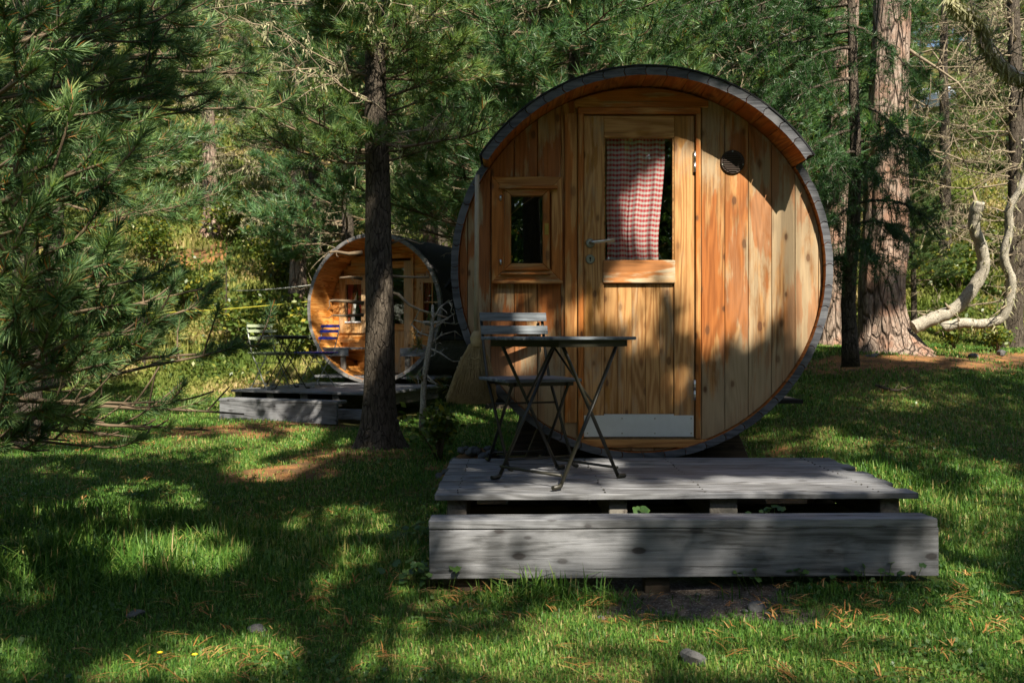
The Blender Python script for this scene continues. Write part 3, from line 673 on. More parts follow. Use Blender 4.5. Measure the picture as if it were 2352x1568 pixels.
wood_trees = [
    # proto, px, D, scale, rz, label, group
    ('B', 1225, 9.6, 1.05, 0.4, 'bright green pine rising behind the left shoulder of the near cabin'),
    ('B', 1330, 10.5, 1.15, 2.1, 'bushy pine directly behind the near cabin roof'),
    ('A', 686, 18.0, 1.05, 1.0, 'lichen-draped pine rooted on the slope left of the far cabin, tufts in the sun'),
    ('A', 985, 16.0, 1.05, 2.8, 'lichen-grey pine behind the far cabin roof'),
    ('B', 60, 8.6, 1.05, 4.0, 'dark bushy pine close behind the near pine boughs'),
    ('A', 480, 21.0, 1.15, 5.0, 'pine with a reddish trunk standing high on the lit slope'),
    ('E', 720, 20.0, 1.10, 0.2, 'dense pine on the slope just above the far cabin'),
    ('E', 1560, 12.0, 1.10, 1.2, 'dark pine behind the top of the near cabin, in shade'),
    ('E', 1740, 11.5, 1.00, 3.3, 'dark pine beside the overhanging right end of the near cabin roof'),
    ('D', 2170, 19.0, 0.95, 0.5, 'thin grey trunk bristling with dead branches, right of the big larch'),
    ('D', 2330, 13.0, 1.00, 2.2, 'dark trunk with bare dead boughs at the right border'),
    ('D', 2440, 15.5, 1.10, 4.2, 'dead-branched pine just past the right border'),
    ('E', 2325, 27.0, 1.10, 1.4, 'green pine on the slope behind the dark trunk at the right border'),
    ('B', 2098, 14.5, 0.42, 0.9, 'small green pine peeping out behind the big larch trunk'),
    ('A', 1870, 21.0, 1.10, 0.1, 'lichen-grey pine up the slope behind the second larch'),
    ('E', 130, 14.0, 1.15, 2.0, 'dense pine deep behind the boughs on the left'),
    ('E', 20, 20.0, 1.20, 3.0, 'tall pine at the far left border, mostly hidden'),
    ('A', 250, 26.0, 1.20, 4.4, 'pine far up the slope behind the left boughs'),
    ('E', 560, 30.0, 1.25, 1.7, 'pine high up the slope left of the dark central trunk'),
    ('E', 860, 27.0, 1.20, 0.7, 'pine high on the slope behind the central trunk'),
    ('A', 1090, 25.0, 1.20, 2.5, 'pine high on the slope between the central trunk and the near cabin'),
    ('E', 1270, 19.0, 1.15, 3.9, 'shaded pine further back behind the near cabin'),
    ('E', 1450, 24.0, 1.20, 5.5, 'pine far back above the near cabin roof'),
    ('A', 1640, 19.0, 1.10, 1.9, 'pine far back over the right half of the near cabin'),
    ('E', 2020, 33.0, 1.25, 0.4, 'pine far up the slope behind the larches'),
    ('E', 2380, 36.0, 1.30, 4.9, 'pine near the parked car, far up on the right'),
    ('E', 1000, 40.0, 1.40, 1.1, 'pine on the skyline above the far cabin'),
    ('E', 700, 44.0, 1.40, 2.6, 'pine on the skyline left of the central trunk'),
    ('E', 380, 40.0, 1.40, 0.6, 'pine on the skyline behind the lichen-draped pine'),
    ('E', 1300, 46.0, 1.45, 5.9, 'pine on the skyline over the near cabin left shoulder'),
    ('E', 1750, 44.0, 1.45, 3.6, 'pine on the skyline above the near cabin right shoulder'),
    ('E', 60, 42.0, 1.45, 1.3, 'pine on the skyline in the top left corner'),
    ('B', 1150, 12.2, 1.10, 5.1, 'bright pine between the near cabin left shoulder and the pine beside it'),
    ('E', 1010, 20.5, 1.15, 4.7, 'dense pine filling the gap behind the far cabin roof'),
    ('E', 1905, 23.0, 1.10, 0.9, 'dense dark pine higher up the slope behind the two larch trunks'),
    ('E', 2390, 20.0, 1.10, 2.9, 'dense dark pine at the right border behind the dead boughs'),
    ('E', 2345, 31.0, 1.20, 3.7, 'pine up the slope to the right of the parked car'),
    ('E', 1850, 15.5, 1.10, 4.1, 'dark pine between the near cabin and the second larch'),
    ('E', 1420, 15.5, 1.10, 2.4, 'dark pine right behind the ridge of the near cabin'),
    ('E', 800, 15.8, 0.95, 1.5, 'dark pine behind the central trunk, above the far cabin'),
    ('E', 1880, 18.5, 1.10, 0.7, 'dark pine on the slope right behind the second larch trunk'),
    ('E', 1650, 28.0, 1.25, 1.0, 'pine high behind the right part of the near cabin roof'),
    ('E', 470, 34.0, 1.30, 5.2, 'pine high above the lit slope on the left'),
    ('E', 2235, 50.0, 1.50, 0.8, 'tall pine on the hilltop behind the parked car'),
    ('C', 520, 16.5, 0.50, 0.3, 'young pine on the lit slope left of the far cabin'),
    ('C', 330, 15.0, 0.50, 1.9, 'young pine low on the slope beside the near boughs'),
]
geos = {'A': PA, 'B': PB, 'C': PC, 'D': PD, 'E': PE}; first = {}
for kd, px, D, sc, rz, lab in wood_trees:
    if kd not in first:
        o = first[kd] = pine_tree('pine_tree', lab, 'tree', gl(px, D), geos[kd], M['bark_larch'] if kd == 'A' else M['bark_pine'], M['needle'], rz, sc, 'pines of the wood behind')
    else:
        o = dup(first[kd]); o.location = gl(px, D); o.rotation_euler = (0, 0, rz); o.scale = (sc,)*3; o['label'] = lab

def far_wood():      # the far wood as one mass closing the view
    rng = np.random.default_rng(77); n = 15000
    y = 52+55*rng.random(n); x = (rng.random(n)*2-1)*(0.7*y+6)
    z = gz(x, y)+rng.random(n)**0.8*20
    P = np.stack([x, y, z], -1); A = nrm(rng.normal(size=(n, 3))+np.array([0, -.4, .5]))
    V, T, Q, rt, rq = tufts(P, A, np.ones(n), 16, 0.8, 0.10, rng)
    o = link('far_wood', np_mesh('far_wood', V, T, Q, rt, rq), M['needle']); tag(o, 'conifers closing the view up the hill', 'wood', kind='stuff')
far_wood()
def wood_behind():      # the wood round the rest of the clearing, one mass
    rng = np.random.default_rng(78); n = 26000
    a = R(150)+R(240)*rng.random(n); r_ = 17+16*rng.random(n)
    x = r_*np.cos(a); y = r_*np.sin(a)*.9+1
    m = ~((np.abs(x) < .75*np.maximum(y, 0)+2.5) & (y > 0)); x, y = x[m], y[m]; n = len(x)
    cl = .5+.5*np.sin(x*.9+y*.5)*np.sin(y*.8-x*.4)
    P = np.stack([x, y, rng.random(n)**.8*(7+5*cl)], -1); A = nrm(rng.normal(size=(n, 3))+np.array([0, 0, .5]))
    V, T, Q, rt, rq = tufts(P, A, np.ones(n), 14, .75, .10, rng)
    o = link('wood_around', np_mesh('wood_around', V, T, Q, rt, rq), M['needle']); tag(o, 'conifers standing all round behind the viewpoint', 'wood', kind='stuff')
wood_behind()

# larches on the right
def big_trunk(name, label, prof, D, seg, bark_m, seed, roots=0.0):
    """prof: list of (px_centre, py, width_px) from the ground up."""
    rng = np.random.default_rng(seed)
    b = at(prof[0][0], prof[0][1], D); t = thing(name, label, 'tree', tuple(b))
    pz = np.array([at(p[0], p[1], D)-b for p in prof]); pr = np.array([p[2]/F*D/2 for p in prof])
    n = 60; s_ = np.linspace(0, 1, n)**1.3*(len(prof)-1)
    P = np.stack([np.interp(s_, np.arange(len(prof)), pz[:, k]) for k in range(3)], -1); r = np.interp(s_, np.arange(len(prof)), pr)
    V, Q = batch_tubes(P[None], r[None], seg)
    ctr = np.repeat(P, seg, 0); a = np.tile(np.arange(seg)*2*math.pi/seg, n); zz = np.repeat(P[:, 2], seg)
    amp = 0.035*np.sin(9*a+2*np.sin(zz*2.3))+0.03*np.sin(17*a+3*np.sin(zz*3.1+1))+0.025*np.sin(4*a+zz*2)+roots*np.exp(-np.maximum(zz, 0)/0.22)*np.maximum(0, np.sin(4*a+0.6))
    V = ctr+(V-ctr)*(1+amp)[:, None]
    link('trunk', np_mesh('trunk', V, None, Q, smooth=True), bark_m, t)
    return t, b
bigL, bL = big_trunk('larch_tree', 'big larch with thick flaking reddish bark, sunlit, at the right', [(2064, 835, 205), (2056, 818, 190), (2046, 795, 150), (2034, 760, 116), (2025, 700, 100), (2026, 640, 96), (2032, 560, 98), (2036, 470, 96), (2036, 350, 90), (2041, 200, 84), (2048, 60, 80), (2050, -200, 72), (2054, -700, 60), (2058, -1300, 34)], 10.5, 48, M['bark_larch'], 1, 0.35)
secL, bS = big_trunk('larch_tree', 'second larch trunk, paler and slimmer, behind the dark slender one', [(1908, 800, 62), (1910, 780, 50), (1914, 700, 46), (1912, 600, 50), (1922, 400, 54), (1935, 200, 52), (1948, 0, 48), (1955, -300, 42), (1960, -900, 26)], 13.0, 30, M['bark_larch'], 2, 0.2)
bL = np.array(bL)
def larch_limbs():
    rng = np.random.default_rng(8)
    for i, (pts, r) in enumerate([([(2078, 108), (2110, 130), (2150, 155), (2200, 190), (2235, 235)], 0.022), ([(2078, 220), (2105, 232), (2130, 246)], 0.024), ([(2078, 135), (2140, 115), (2165, 150), (2175, 205)], 0.013), ([(2082, 330), (2125, 345), (2170, 352), (2215, 370)], 0.018)]):
        P = [at(px, py, 10.5-0.12*k_)-bL for k_, (px, py) in enumerate(pts)]
        mb = MB(); mb.tube(P, list(np.linspace(r, r*.3, len(P))), 7)
        for q in range(9):
            b = P[rng.integers(1, len(P))]; dd = rng.normal(0, 1, 3)*np.array([.16, .1, .16])
            mb.tube([b, b+dd*.5+rng.normal(0, .02, 3), b+dd], [0.007, 0.005, 0.002], 4)
        mb.build('dead_limb', M['twig_dead'], bigL)
larch_limbs()

def larch_sapling():
    """slender dark larch in front of the big trunk, drooping feathery sprays."""
    rng = np.random.default_rng(31); D = 9.0
    b = at(1954, 838, D); t = thing('larch_tree', 'slender dark larch with feathery green sprays, close beside the near cabin', 'tree', tuple(b))
    mb = MB()
    tp = [(1954, 842), (1952, 780), (1948, 700), (1952, 620), (1960, 540), (1963, 440), (1965, 330), (1960, 180), (1955, 0), (1950, -250), (1948, -600)]
    mb.tube([at(px, py, D)-b for px, py in tp], [0.088, 0.075, 0.068, 0.066, 0.062, 0.058, 0.052, 0.045, 0.038, 0.028, 0.01], 14)
    mb.build('trunk', M['bark_dark'], t)
    brs = []; 
    for py, (ex, ey), dd in [(600, (1850, 640), -.3), (520, (2075, 545), -.6), (480, (1880, 560), -.5), (470, (2130, 500), -.4), (420, (1860, 480), .2), (380, (2020, 420), -.8), (330, (2135, 345), -.5), (300, (1820, 390), -.4), (240, (2080, 330), -.7),
                         (180, (1760, 280), -.6), (150, (1680, 250), -.1), (110, (1800, 190), -.7), (70, (1620, 190), .3), (60, (2100, 180), -.6), (40, (1720, 140), -.6), (10, (1560, 120), .4), (-40, (1660, 60), -.3), (-80, (1780, 40), -.8), (-120, (1520, 40), .2), (-120, (2120, 60), -.5), (-180, (1850, -20), -.7), (-200, (1600, -40), -.2), (560, (2010, 600), -.7), (350, (1890, 420), -.8), (-60, (1480, 70), .6), (-30, (1420, 30), .9)]:
        s0 = at(np.interp(py, [q[1] for q in tp][::-1], [q[0] for q in tp][::-1]), py, D)-b; e = at(ex, ey, D+dd)-b
        m_ = (s0+e)/2+np.array([0, 0, 0.10]); brs.append([s0, s0*.6+m_*.4+np.array([0, 0, .02]), m_, m_*.5+e*.5+np.array([0, 0, .03]), e])
    Pb = np.array(brs); n = len(Pb); L = np.linalg.norm(Pb[:, -1]-Pb[:, 0], axis=1)
    tb = [batch_tubes(Pb, np.tile(np.array([0.02, 0.016, 0.012, 0.008, 0.004]), (n, 1)), 5)]
    bi = np.repeat(np.arange(n), 20); u = 0.2+0.8*rng.random(len(bi)); f = u*4; i0 = np.minimum(f.astype(int), 3); fr = (f-i0)[:, None]
    st = Pb[bi, i0]*(1-fr)+Pb[bi, i0+1]*fr; ax = nrm(Pb[:, -1]-Pb[:, 0])[bi]
    td = nrm(ax*.6+rng.normal(0, .6, (len(bi), 3))+np.array([0, 0, -.35])); tl = (0.12+0.30*rng.random(len(bi)))
    tw = poly3(st, td, tl, np.tile([0, 0, -.35], (len(bi), 1)), rng, 5)
    tb.append(batch_tubes(tw, np.tile(np.array([.005, .004, .003, .003, .002]), (len(bi), 1)), 4))
    V, Q = join(tb); link('branches', np_mesh('branches', V, None, Q, smooth=True), M['bark_dark'], t)
    P = np.concatenate([tw[:, k] for k in range(1, 5)]+[tw[:, k]*.5+tw[:, k+1]*.5 for k in range(4)]+[Pb[:, 3], Pb[:, 4]])
    A = nrm(rng.normal(size=P.shape)+np.array([0, 0, .2])); 
    V, T, Q, rt, rq = tufts(P+rng.normal(0, .012, P.shape), A, 0.8+0.5*rng.random(len(P)), 20, 0.062, 0.0045, rng, lo=20, hi=85)
    link('crown', np_mesh('crown', V, T, Q, np.minimum(rt, 0.95), None), M['larch_needle'], t)
larch_sapling()

# two bent, bleached trunks right of the big larch and the lichen bough above
def bent(name, label, pts, rad, D, cat, mat, seed, twigs=0, tl=0.2, lich=0):
    rng = np.random.default_rng(seed); b = at(*pts[0], D)
    t = thing(name, label, cat, tuple(b))
    P = np.array([at(px, py, D-0.06*i)-b for i, (px, py) in enumerate(pts)])
    s_ = np.linspace(0, len(P)-1, len(P)*6)      # Catmull-Rom resample
    def cr(k, t_):
        i = int(min(t_, len(P)-1.0001)); u = t_-i
        p0, p1, p2, p3 = P[max(i-1, 0), k], P[i, k], P[i+1, k], P[min(i+2, len(P)-1), k]
        return 0.5*(2*p1+(p2-p0)*u+(2*p0-5*p1+4*p2-p3)*u*u+(3*p1-p0-3*p2+p3)*u**3)
    PP = [np.array([cr(k, q) for k in range(3)])+rng.normal(0, rad[0]*.03, 3) for q in s_]
    rr = np.interp(s_, np.arange(len(P)), rad)*(1+rng.normal(0, .035, len(s_)))
    mb = MB(); mb.tube(PP, list(rr), 12); mb.build('trunk' if cat == 'tree' else 'limb', mat, t)
    if twigs:
        mb = MB()
        for q in range(twigs):
            bb = PP[rng.integers(4, len(PP)-4)]; dd = rng.normal(0, 1, 3)*np.array([tl, tl*.6, tl]); m_ = bb+dd*.5+rng.normal(0, tl*.15, 3)
            mb.tube([bb, m_, bb+dd], [rad[-1]*.5, rad[-1]*.35, 0.002], 5)
            for w in range(2):
                e = m_+rng.normal(0, tl*.45, 3); mb.tube([m_, (m_+e)/2+rng.normal(0, .01, 3), e], [0.005, .004, .002], 4)
        mb.build('twigs', M['twig_dead'], t)
    if lich:
        n = lich; q = np.array(PP)[rng.integers(2, len(PP), n)]+rng.normal(0, .022, (n, 3)); L2 = 0.03+0.07*rng.random(n); w = 0.006+0.008*rng.random(n)
        a2 = rng.random(n)*6.28; sd = np.stack([np.cos(a2), np.sin(a2), np.zeros(n)], -1)*w[:, None]; dn = np.stack([rng.normal(0, .5, n), rng.normal(0, .5, n), -np.ones(n)], -1)*L2[:, None]
        link('lichen', np_mesh('lichen', np.stack([q-sd, q+sd, q+dn*.6+sd*.6, q+dn], 1).reshape(-1, 3), None, np.arange(n*4).reshape(-1, 4), None, rng.random(n)), M['lichen'], t)
    return t
bent('bent_trunk', 'thick pale bent dead trunk growing low beside the big larch, top broken off', [(2098, 752), (2140, 733), (2190, 712), (2228, 672), (2258, 618), (2254, 570), (2238, 525), (2240, 490), (2250, 464)], [.075, .072, .068, .064, .062, .060, .058, .064, .056], 10.2, 'tree', M['bark_dead'], 5, 7, 0.10, 260)
bent('bent_trunk', 'thin pale bent dead trunk curving up near the right border', [(2165, 752), (2210, 742), (2260, 744), (2300, 730), (2318, 690), (2322, 640), (2306, 590), (2318, 530), (2318, 480), (2340, 440), (2356, 380), (2352, 320)], [.055, .055, .052, .05, .048, .046, .044, .042, .04, .034, .028, .02], 9.9, 'tree', M['bark_dead'], 6, 12, 0.13, 260)
bent('lichen_bough', 'crooked lichen-crusted dead bough reaching in at the top right corner', [(2480, 215), (2420, 195), (2352, 185), (2300, 150), (2268, 110), (2258, 60), (2225, 30), (2180, 5)], [.07, .06, .052, .046, .04, .034, .028, .018], 8.0, 'branch', M['bark_dead'], 7, 26, 0.17, 1500)
bent('fallen_log', 'thin dark fallen trunk lying across the slope right of the big larch', [(2085, 530), (2140, 524), (2200, 522), (2250, 516)], [.055, .05, .045, .04], 19.0, 'log', M['bark_dark'], 9, 4, 0.2)

def dead_sapling():
    rng = np.random.default_rng(4); D = 7.6; b = at(968, 985, D); b[2] = gz(b[0], b[1])-.02
    t = thing('dead_sapling', 'pale crooked dead sapling between the broom and the dark trunk', 'tree', tuple(b))
    mb = MB(); mb.tube([at(px, py, D)-b for px, py in [(968, 990), (972, 930), (974, 870), (984, 810), (992, 760), (994, 700)]], [.028, .026, .024, .024, .020, .010], 9); mb.build('trunk', M['bark_dead'], t)
    mb = MB()
    for pts in [[(990, 790), (1012, 770), (1045, 760)], [(992, 760), (1015, 740), (1045, 745)], [(994, 735), (1012, 705), (1030, 690), (1038, 705)], [(988, 800), (1010, 810), (1040, 830)], [(990, 772), (965, 765), (945, 745)], [(992, 748), (970, 740), (952, 735), (945, 745)], [(978, 860), (1000, 880), (1020, 888)], [(976, 880), (958, 862), (948, 868)], [(986, 800), (962, 790), (955, 770)], [(992, 745), (1020, 735), (1045, 720)], [(992, 765), (1002, 790), (998, 815)]]:
        P = [at(px, py, D-.05*i*(1 if rng.random() < .5 else -1))-b for i, (px, py) in enumerate(pts)]; mb.tube(P, list(np.linspace(.010, .004, len(P))), 6)
        for q in range(4):
            a = P[rng.integers(1, len(P))]; e = a+rng.normal(0, .045, 3); mb.tube([a, (a+e)/2+rng.normal(0, .01, 3), e], [.005, .004, .002], 4)
    mb.build('dead_branches', M['bark_dead'], t)
    P = np.array([at(px, py, D)-b for px, py in [(955, 770), (962, 790), (950, 800), (948, 868), (1018, 870), (1010, 885), (990, 730), (965, 860)]])
    A = nrm(rng.normal(size=P.shape)+np.array([0, -.3, .4])); V, T, Q, rt, rq = tufts(P, A, np.ones(len(P)), 60, .085, .004, rng); rt = np.where(rng.random(len(rt)) < .3, .97, rt)
    link('crown', np_mesh('crown', V, T, Q, rt, rq), M['needle'], t)
dead_sapling()

# foreground pine: trunk just out of frame on the left, boughs reach in
def near_pine():
    rng = np.random.default_rng(12); base = np.array([-3.35, 4.3, 0.0]); base[2] = gz(base[0], base[1])-.03
    t = thing('pine_tree', 'near pine whose long-needled boughs fill the left of the view', 'tree', tuple(base))
    mb = MB(); mb.tube([(0, 0, -.2), (0, 0, 0), (0.02, 0, .5), (.03, 0, 1.5), (0, .03, 3), (-.03, .02, 4.5), (0, 0, 6)], [.26, .21, .17, .155, .13, .09, .02], 18); mb.build('trunk', M['bark_pine'], t)
    tg = []     # (px,py,D) of bough tips
    near = [(95, 150, 2.9), (20, 60, 3.0), (60, 330, 2.8), (150, 235, 3.1), (20, 420, 2.9), (235, 380, 3.0), (255, 430, 3.1), (120, 500, 3.0), (40, 560, 2.8), (190, 560, 3.2), (255, 600, 3.1), (280, 690, 3.2), (180, 680, 2.9), (90, 700, 2.8), (20, 760, 2.9), (290, 790, 3.3), (240, 830, 3.2), (160, 850, 3.0), (60, 880, 2.9), (30, 960, 2.9), (120, 930, 3.1), (200, 770, 2.8), (0, 640, 2.9), (0, 250, 2.9), (120, 620, 2.8), (250, 520, 3.4), (10, 150, 2.8), (150, 60, 3.3), (90, 20, 3.2), (280, 620, 3.2), (300, 730, 3.4), (50, 820, 3.2), (140, 760, 3.3), (160, 420, 3.4), (110, 380, 3.2), (70, 470, 3.1), (230, 740, 3.5), (210, 640, 3.3)]
    far_ = [(560, 60, 5.6), (500, 130, 5.3), (430, 90, 5.0), (380, 170, 4.9), (520, 200, 5.5), (600, 170, 5.9), (450, 260, 5.1), (360, 260, 4.8), (330, 60, 4.6), (280, 150, 4.5), (300, 300, 4.5), (250, 60, 4.4), (420, 30, 5.0), (620, 250, 6.0), (200, 180, 4.4), (220, 300, 4.4),
            (490, 650, 5.2), (470, 700, 5.0), (560, 790, 5.3), (600, 795, 5.5), (380, 740, 4.6), (340, 640, 4.5), (290, 20, 4.5), (390, 220, 5.0), (440, 190, 5.2), (330, 200, 4.7), (480, 60, 5.3), (330, 360, 4.6), (540, 110, 5.6)]
    low = [(560, 950, 5.0), (470, 985, 4.6), (330, 1005, 4.3), (150, 1010, 4.0), (60, 1030, 3.9), (250, 1020, 4.2), (400, 925, 4.5), (240, 960, 4.3)]
    Pb, kinds = [], []
    for q, (px, py, D) in enumerate(near+far_+low):
        e = at(px, py, D)-base; zc = e[2]; k_ = 0 if q < len(near) else (1 if q < len(near)+len(far_) else 2)
        s0 = np.array([0, 0, zc+(-0.35+0.25*rng.random() if k_ < 2 else 0.22)])
        m_ = s0*.5+e*.5+np.array([0, 0, -0.07-.08*rng.random()])+rng.normal(0, .05, 3)
        ts = np.linspace(0, 1, 9)[:, None]
        Pb.append((1-ts)**2*s0+2*ts*(1-ts)*m_+ts**2*e+rng.normal(0, .008, (9, 3))*ts); kinds.append(k_)
    Pb = np.array(Pb); kinds = np.array(kinds); n = len(Pb); L = np.linalg.norm(Pb[:, -1]-Pb[:, 0], axis=1)
    rb = np.linspace(1, .22, 9)[None]*(0.012+0.004*L)[:, None]
    tb = [batch_tubes(Pb, rb, 7)]; P, A, SZ = [], [], []
    bi, u = [], []
    for i in range(n):
        m_ = {0: 7, 1: 10, 2: 10}[kinds[i]]; bi += [i]*m_; u += list(0.45+0.55*rng.random(m_))
    bi, u = np.array(bi), np.array(u); f = u*8; i0 = np.minimum(f.astype(int), 7); fr = (f-i0)[:, None]
    st = Pb[bi, i0]*(1-fr)+Pb[bi, i0+1]*fr; ax = nrm(Pb[bi, i0+1]-Pb[bi, i0])
    td = nrm(ax*.9+rng.normal(0, .5, (len(bi), 3))+np.array([0, 0, .18])); tl = (.10+.22*rng.random(len(bi)))*(1.2-.5*u)
    tw = poly3(st, td, tl, np.tile([0, 0, .3], (len(bi), 1))+rng.normal(0, .1, (len(bi), 3)), rng, 4)
    tb.append(batch_tubes(tw, np.tile(np.array([.006, .005, .0045, .004]), (len(bi), 1)), 5))
    live = (kinds[bi] < 2) | (rng.random(len(bi)) < .22)
    P = np.concatenate([tw[live, -1], Pb[kinds < 2, -1]]); A = np.concatenate([nrm(tw[live, -1]-tw[live, -2]), nrm(Pb[kinds < 2, -1]-Pb[kinds < 2, -2])])
    # keep the shoots' own world within the pine: none may reach the lens
    V, Q = join(tb); link('branches', np_mesh('branches', V, None, Q, smooth=True), M['twig'], t)
    SZ = .85+.4*rng.random(len(P))
    V, T, Q, rt, rq = tufts(P, A, SZ, 120, .066, .0034, rng, shoot=1.75, lo=22, hi=64, bent=True, droop=.04)
    link('crown', np_mesh('crown', V, T, Q, rt, rq), M['needle_near'], t)
near_pine()

# ------------------------------------------------------------------ unseen pines behind the viewer, crowns shaped to dapple the clearing
LIT = [  # sunlit areas, in picture px: cx, cy, rx, ry
    (1640, 520, 150, 200), (1740, 580, 140, 190), (1850, 620, 70, 240), (1560, 420, 80, 120), (1490, 628, 100, 42), (1440, 700, 70, 70), (1195, 820, 40, 60), (1620, 720, 70, 110), (1480, 790, 45, 35), (1870, 740, 40, 110), (1720, 730, 60, 90), (1150, 720, 30, 60), (1240, 740, 40, 60), (1200, 650, 60, 26), (1560, 880, 30, 40), (1330, 720, 30, 60), (1485, 455, 58, 105),
    (1500, 1125, 380, 15), (1180, 1112, 70, 12), (1750, 1113, 220, 12), (2000, 1125, 90, 14), (1095, 1255, 62, 55), (1345, 1245, 75, 55), (2112, 1255, 38, 52), (1950, 1186, 170, 7), (1250, 1188, 220, 6), (1220, 1085, 40, 8), (1390, 1065, 40, 5),
    (322, 1155, 130, 42), (100, 1225, 110, 45), (445, 1285, 110, 42), (780, 1215, 110, 42), (643, 1080, 120, 18), (735, 1385, 60, 52), (965, 1358, 75, 38), (560, 1500, 150, 42), (346, 1545, 130, 26), (25, 1520, 60, 40), (870, 1510, 110, 45), (790, 1290, 60, 24), (60, 1330, 60, 25), (900, 1440, 50, 18),
    (1300, 1440, 120, 32), (1480, 1455, 110, 24), (1720, 1445, 150, 26), (1150, 1510, 120, 40), (1980, 1440, 120, 20), (2280, 1400, 90, 40), (2240, 1250, 60, 60), (2300, 1480, 70, 50), (1720, 1530, 140, 26), (2050, 1545, 160, 26), (1420, 1540, 70, 20), (2230, 1330, 60, 24),
    (2290, 1130, 60, 26), (1990, 1100, 70, 22), (2250, 1075, 60, 14), (1930, 1010, 60, 22), (2100, 930, 60, 8),
    (430, 860, 170, 42), (500, 1030, 190, 24), (690, 1005, 120, 16), (330, 920, 120, 22), (560, 970, 160, 14), (150, 1085, 70, 12), (2250, 812, 140, 22), (2090, 790, 90, 30), (640, 1040, 90, 14), (300, 1050, 60, 10), (985, 905, 50, 55), (1080, 1010, 50, 20)]
NW = 17
LITR = [(2230, 600, 80, 150), (2320, 560, 60, 200), (2180, 720, 90, 40), (2045, 230, 75, 330), (2050, 560, 60, 40), (2040, 740, 40, 40), (2290, 110, 120, 120), (1930, 420, 40, 300)]
LITB = [(225, 400, 100, 80), (120, 235, 60, 60), (255, 690, 85, 110), (30, 950, 60, 55), (260, 790, 60, 40), (150, 620, 70, 50)]
def in_ell(px, py, L, rng, grow=1.0, cm=1.0):
    m = np.zeros(len(px), bool)
    for cx_, cy_, rx, ry in L: m |= np.hypot((px-cx_)/(rx*grow+14*cm), (py-cy_)/(ry*grow+9*cm)) < 1
    if cm: m &= np.sin(px*.021+2*np.sin(py*.030))*np.sin(py*.060+2*np.sin(px*.017)) > -.55
    return m
def ray_target(P):
    """pixel where the sunlight passing P lands (cabin front, deck, step front or ground)."""
    n = len(P); ground_z = 0.0
    H = P+LV*((P[:, 2]-ground_z)/-LV[2])[:, None]
    for _ in range(3): H = P+LV*((P[:, 2]-gz(H[:, 0], H[:, 1]))/-LV[2])[:, None]
    td_ = (P[:, 2]-0.336)/-LV[2]; Hd = P+LV*td_[:, None]
    m = (Hd[:, 0] > -.32) & (Hd[:, 0] < 1.7) & (Hd[:, 1] > 3.93) & (Hd[:, 1] < 5.1); H[m] = Hd[m]
    ts = (3.70-P[:, 1])/LV[1]; Hs = P+LV*ts[:, None]
    m2 = (Hs[:, 0] > -.33) & (Hs[:, 0] < 1.68) & (Hs[:, 2] > 0.05) & (Hs[:, 2] < 0.272); H[m2] = Hs[m2]
    tw_ = (5.13-P[:, 1])/LV[1]; Hw = P+LV*tw_[:, None]
    m3 = np.hypot(Hw[:, 0]-.705, Hw[:, 2]-1.357) < 1.06; m3 &= Hw[:, 2] > .336; H[m3] = Hw[m3]
    return H
def sunny(P):
    """would foliage here shade a listed sunlit area? Crowns are cut open there."""
    H_ = ray_target(P); px, py = proj(H_); wob = 5*np.sin(px*.05)+4*np.sin(py*.06)
    wl = np.abs(H_[:, 1]-5.13) < .01
    m = np.where(wl, in_ell(px+wob, py+.3*wob, LIT[:NW], None, 1.0, 0), in_ell(px+wob, py+.3*wob, LIT[NW:], None, 1.08, .8))
    for yy, L in ((2.85, LITB), (3.05, LITB), (3.3, LITB), (10.2, LITR)):
        tb_ = (yy-P[:, 1])/LV[1]; Hb = P+LV*tb_[:, None]; bx, by = proj(Hb); m |= in_ell(bx, by, L, None, 1.1, 0) & (tb_ > 0) & (Hb[:, 2] > gz(Hb[:, 0], Hb[:, 1]))
    return m
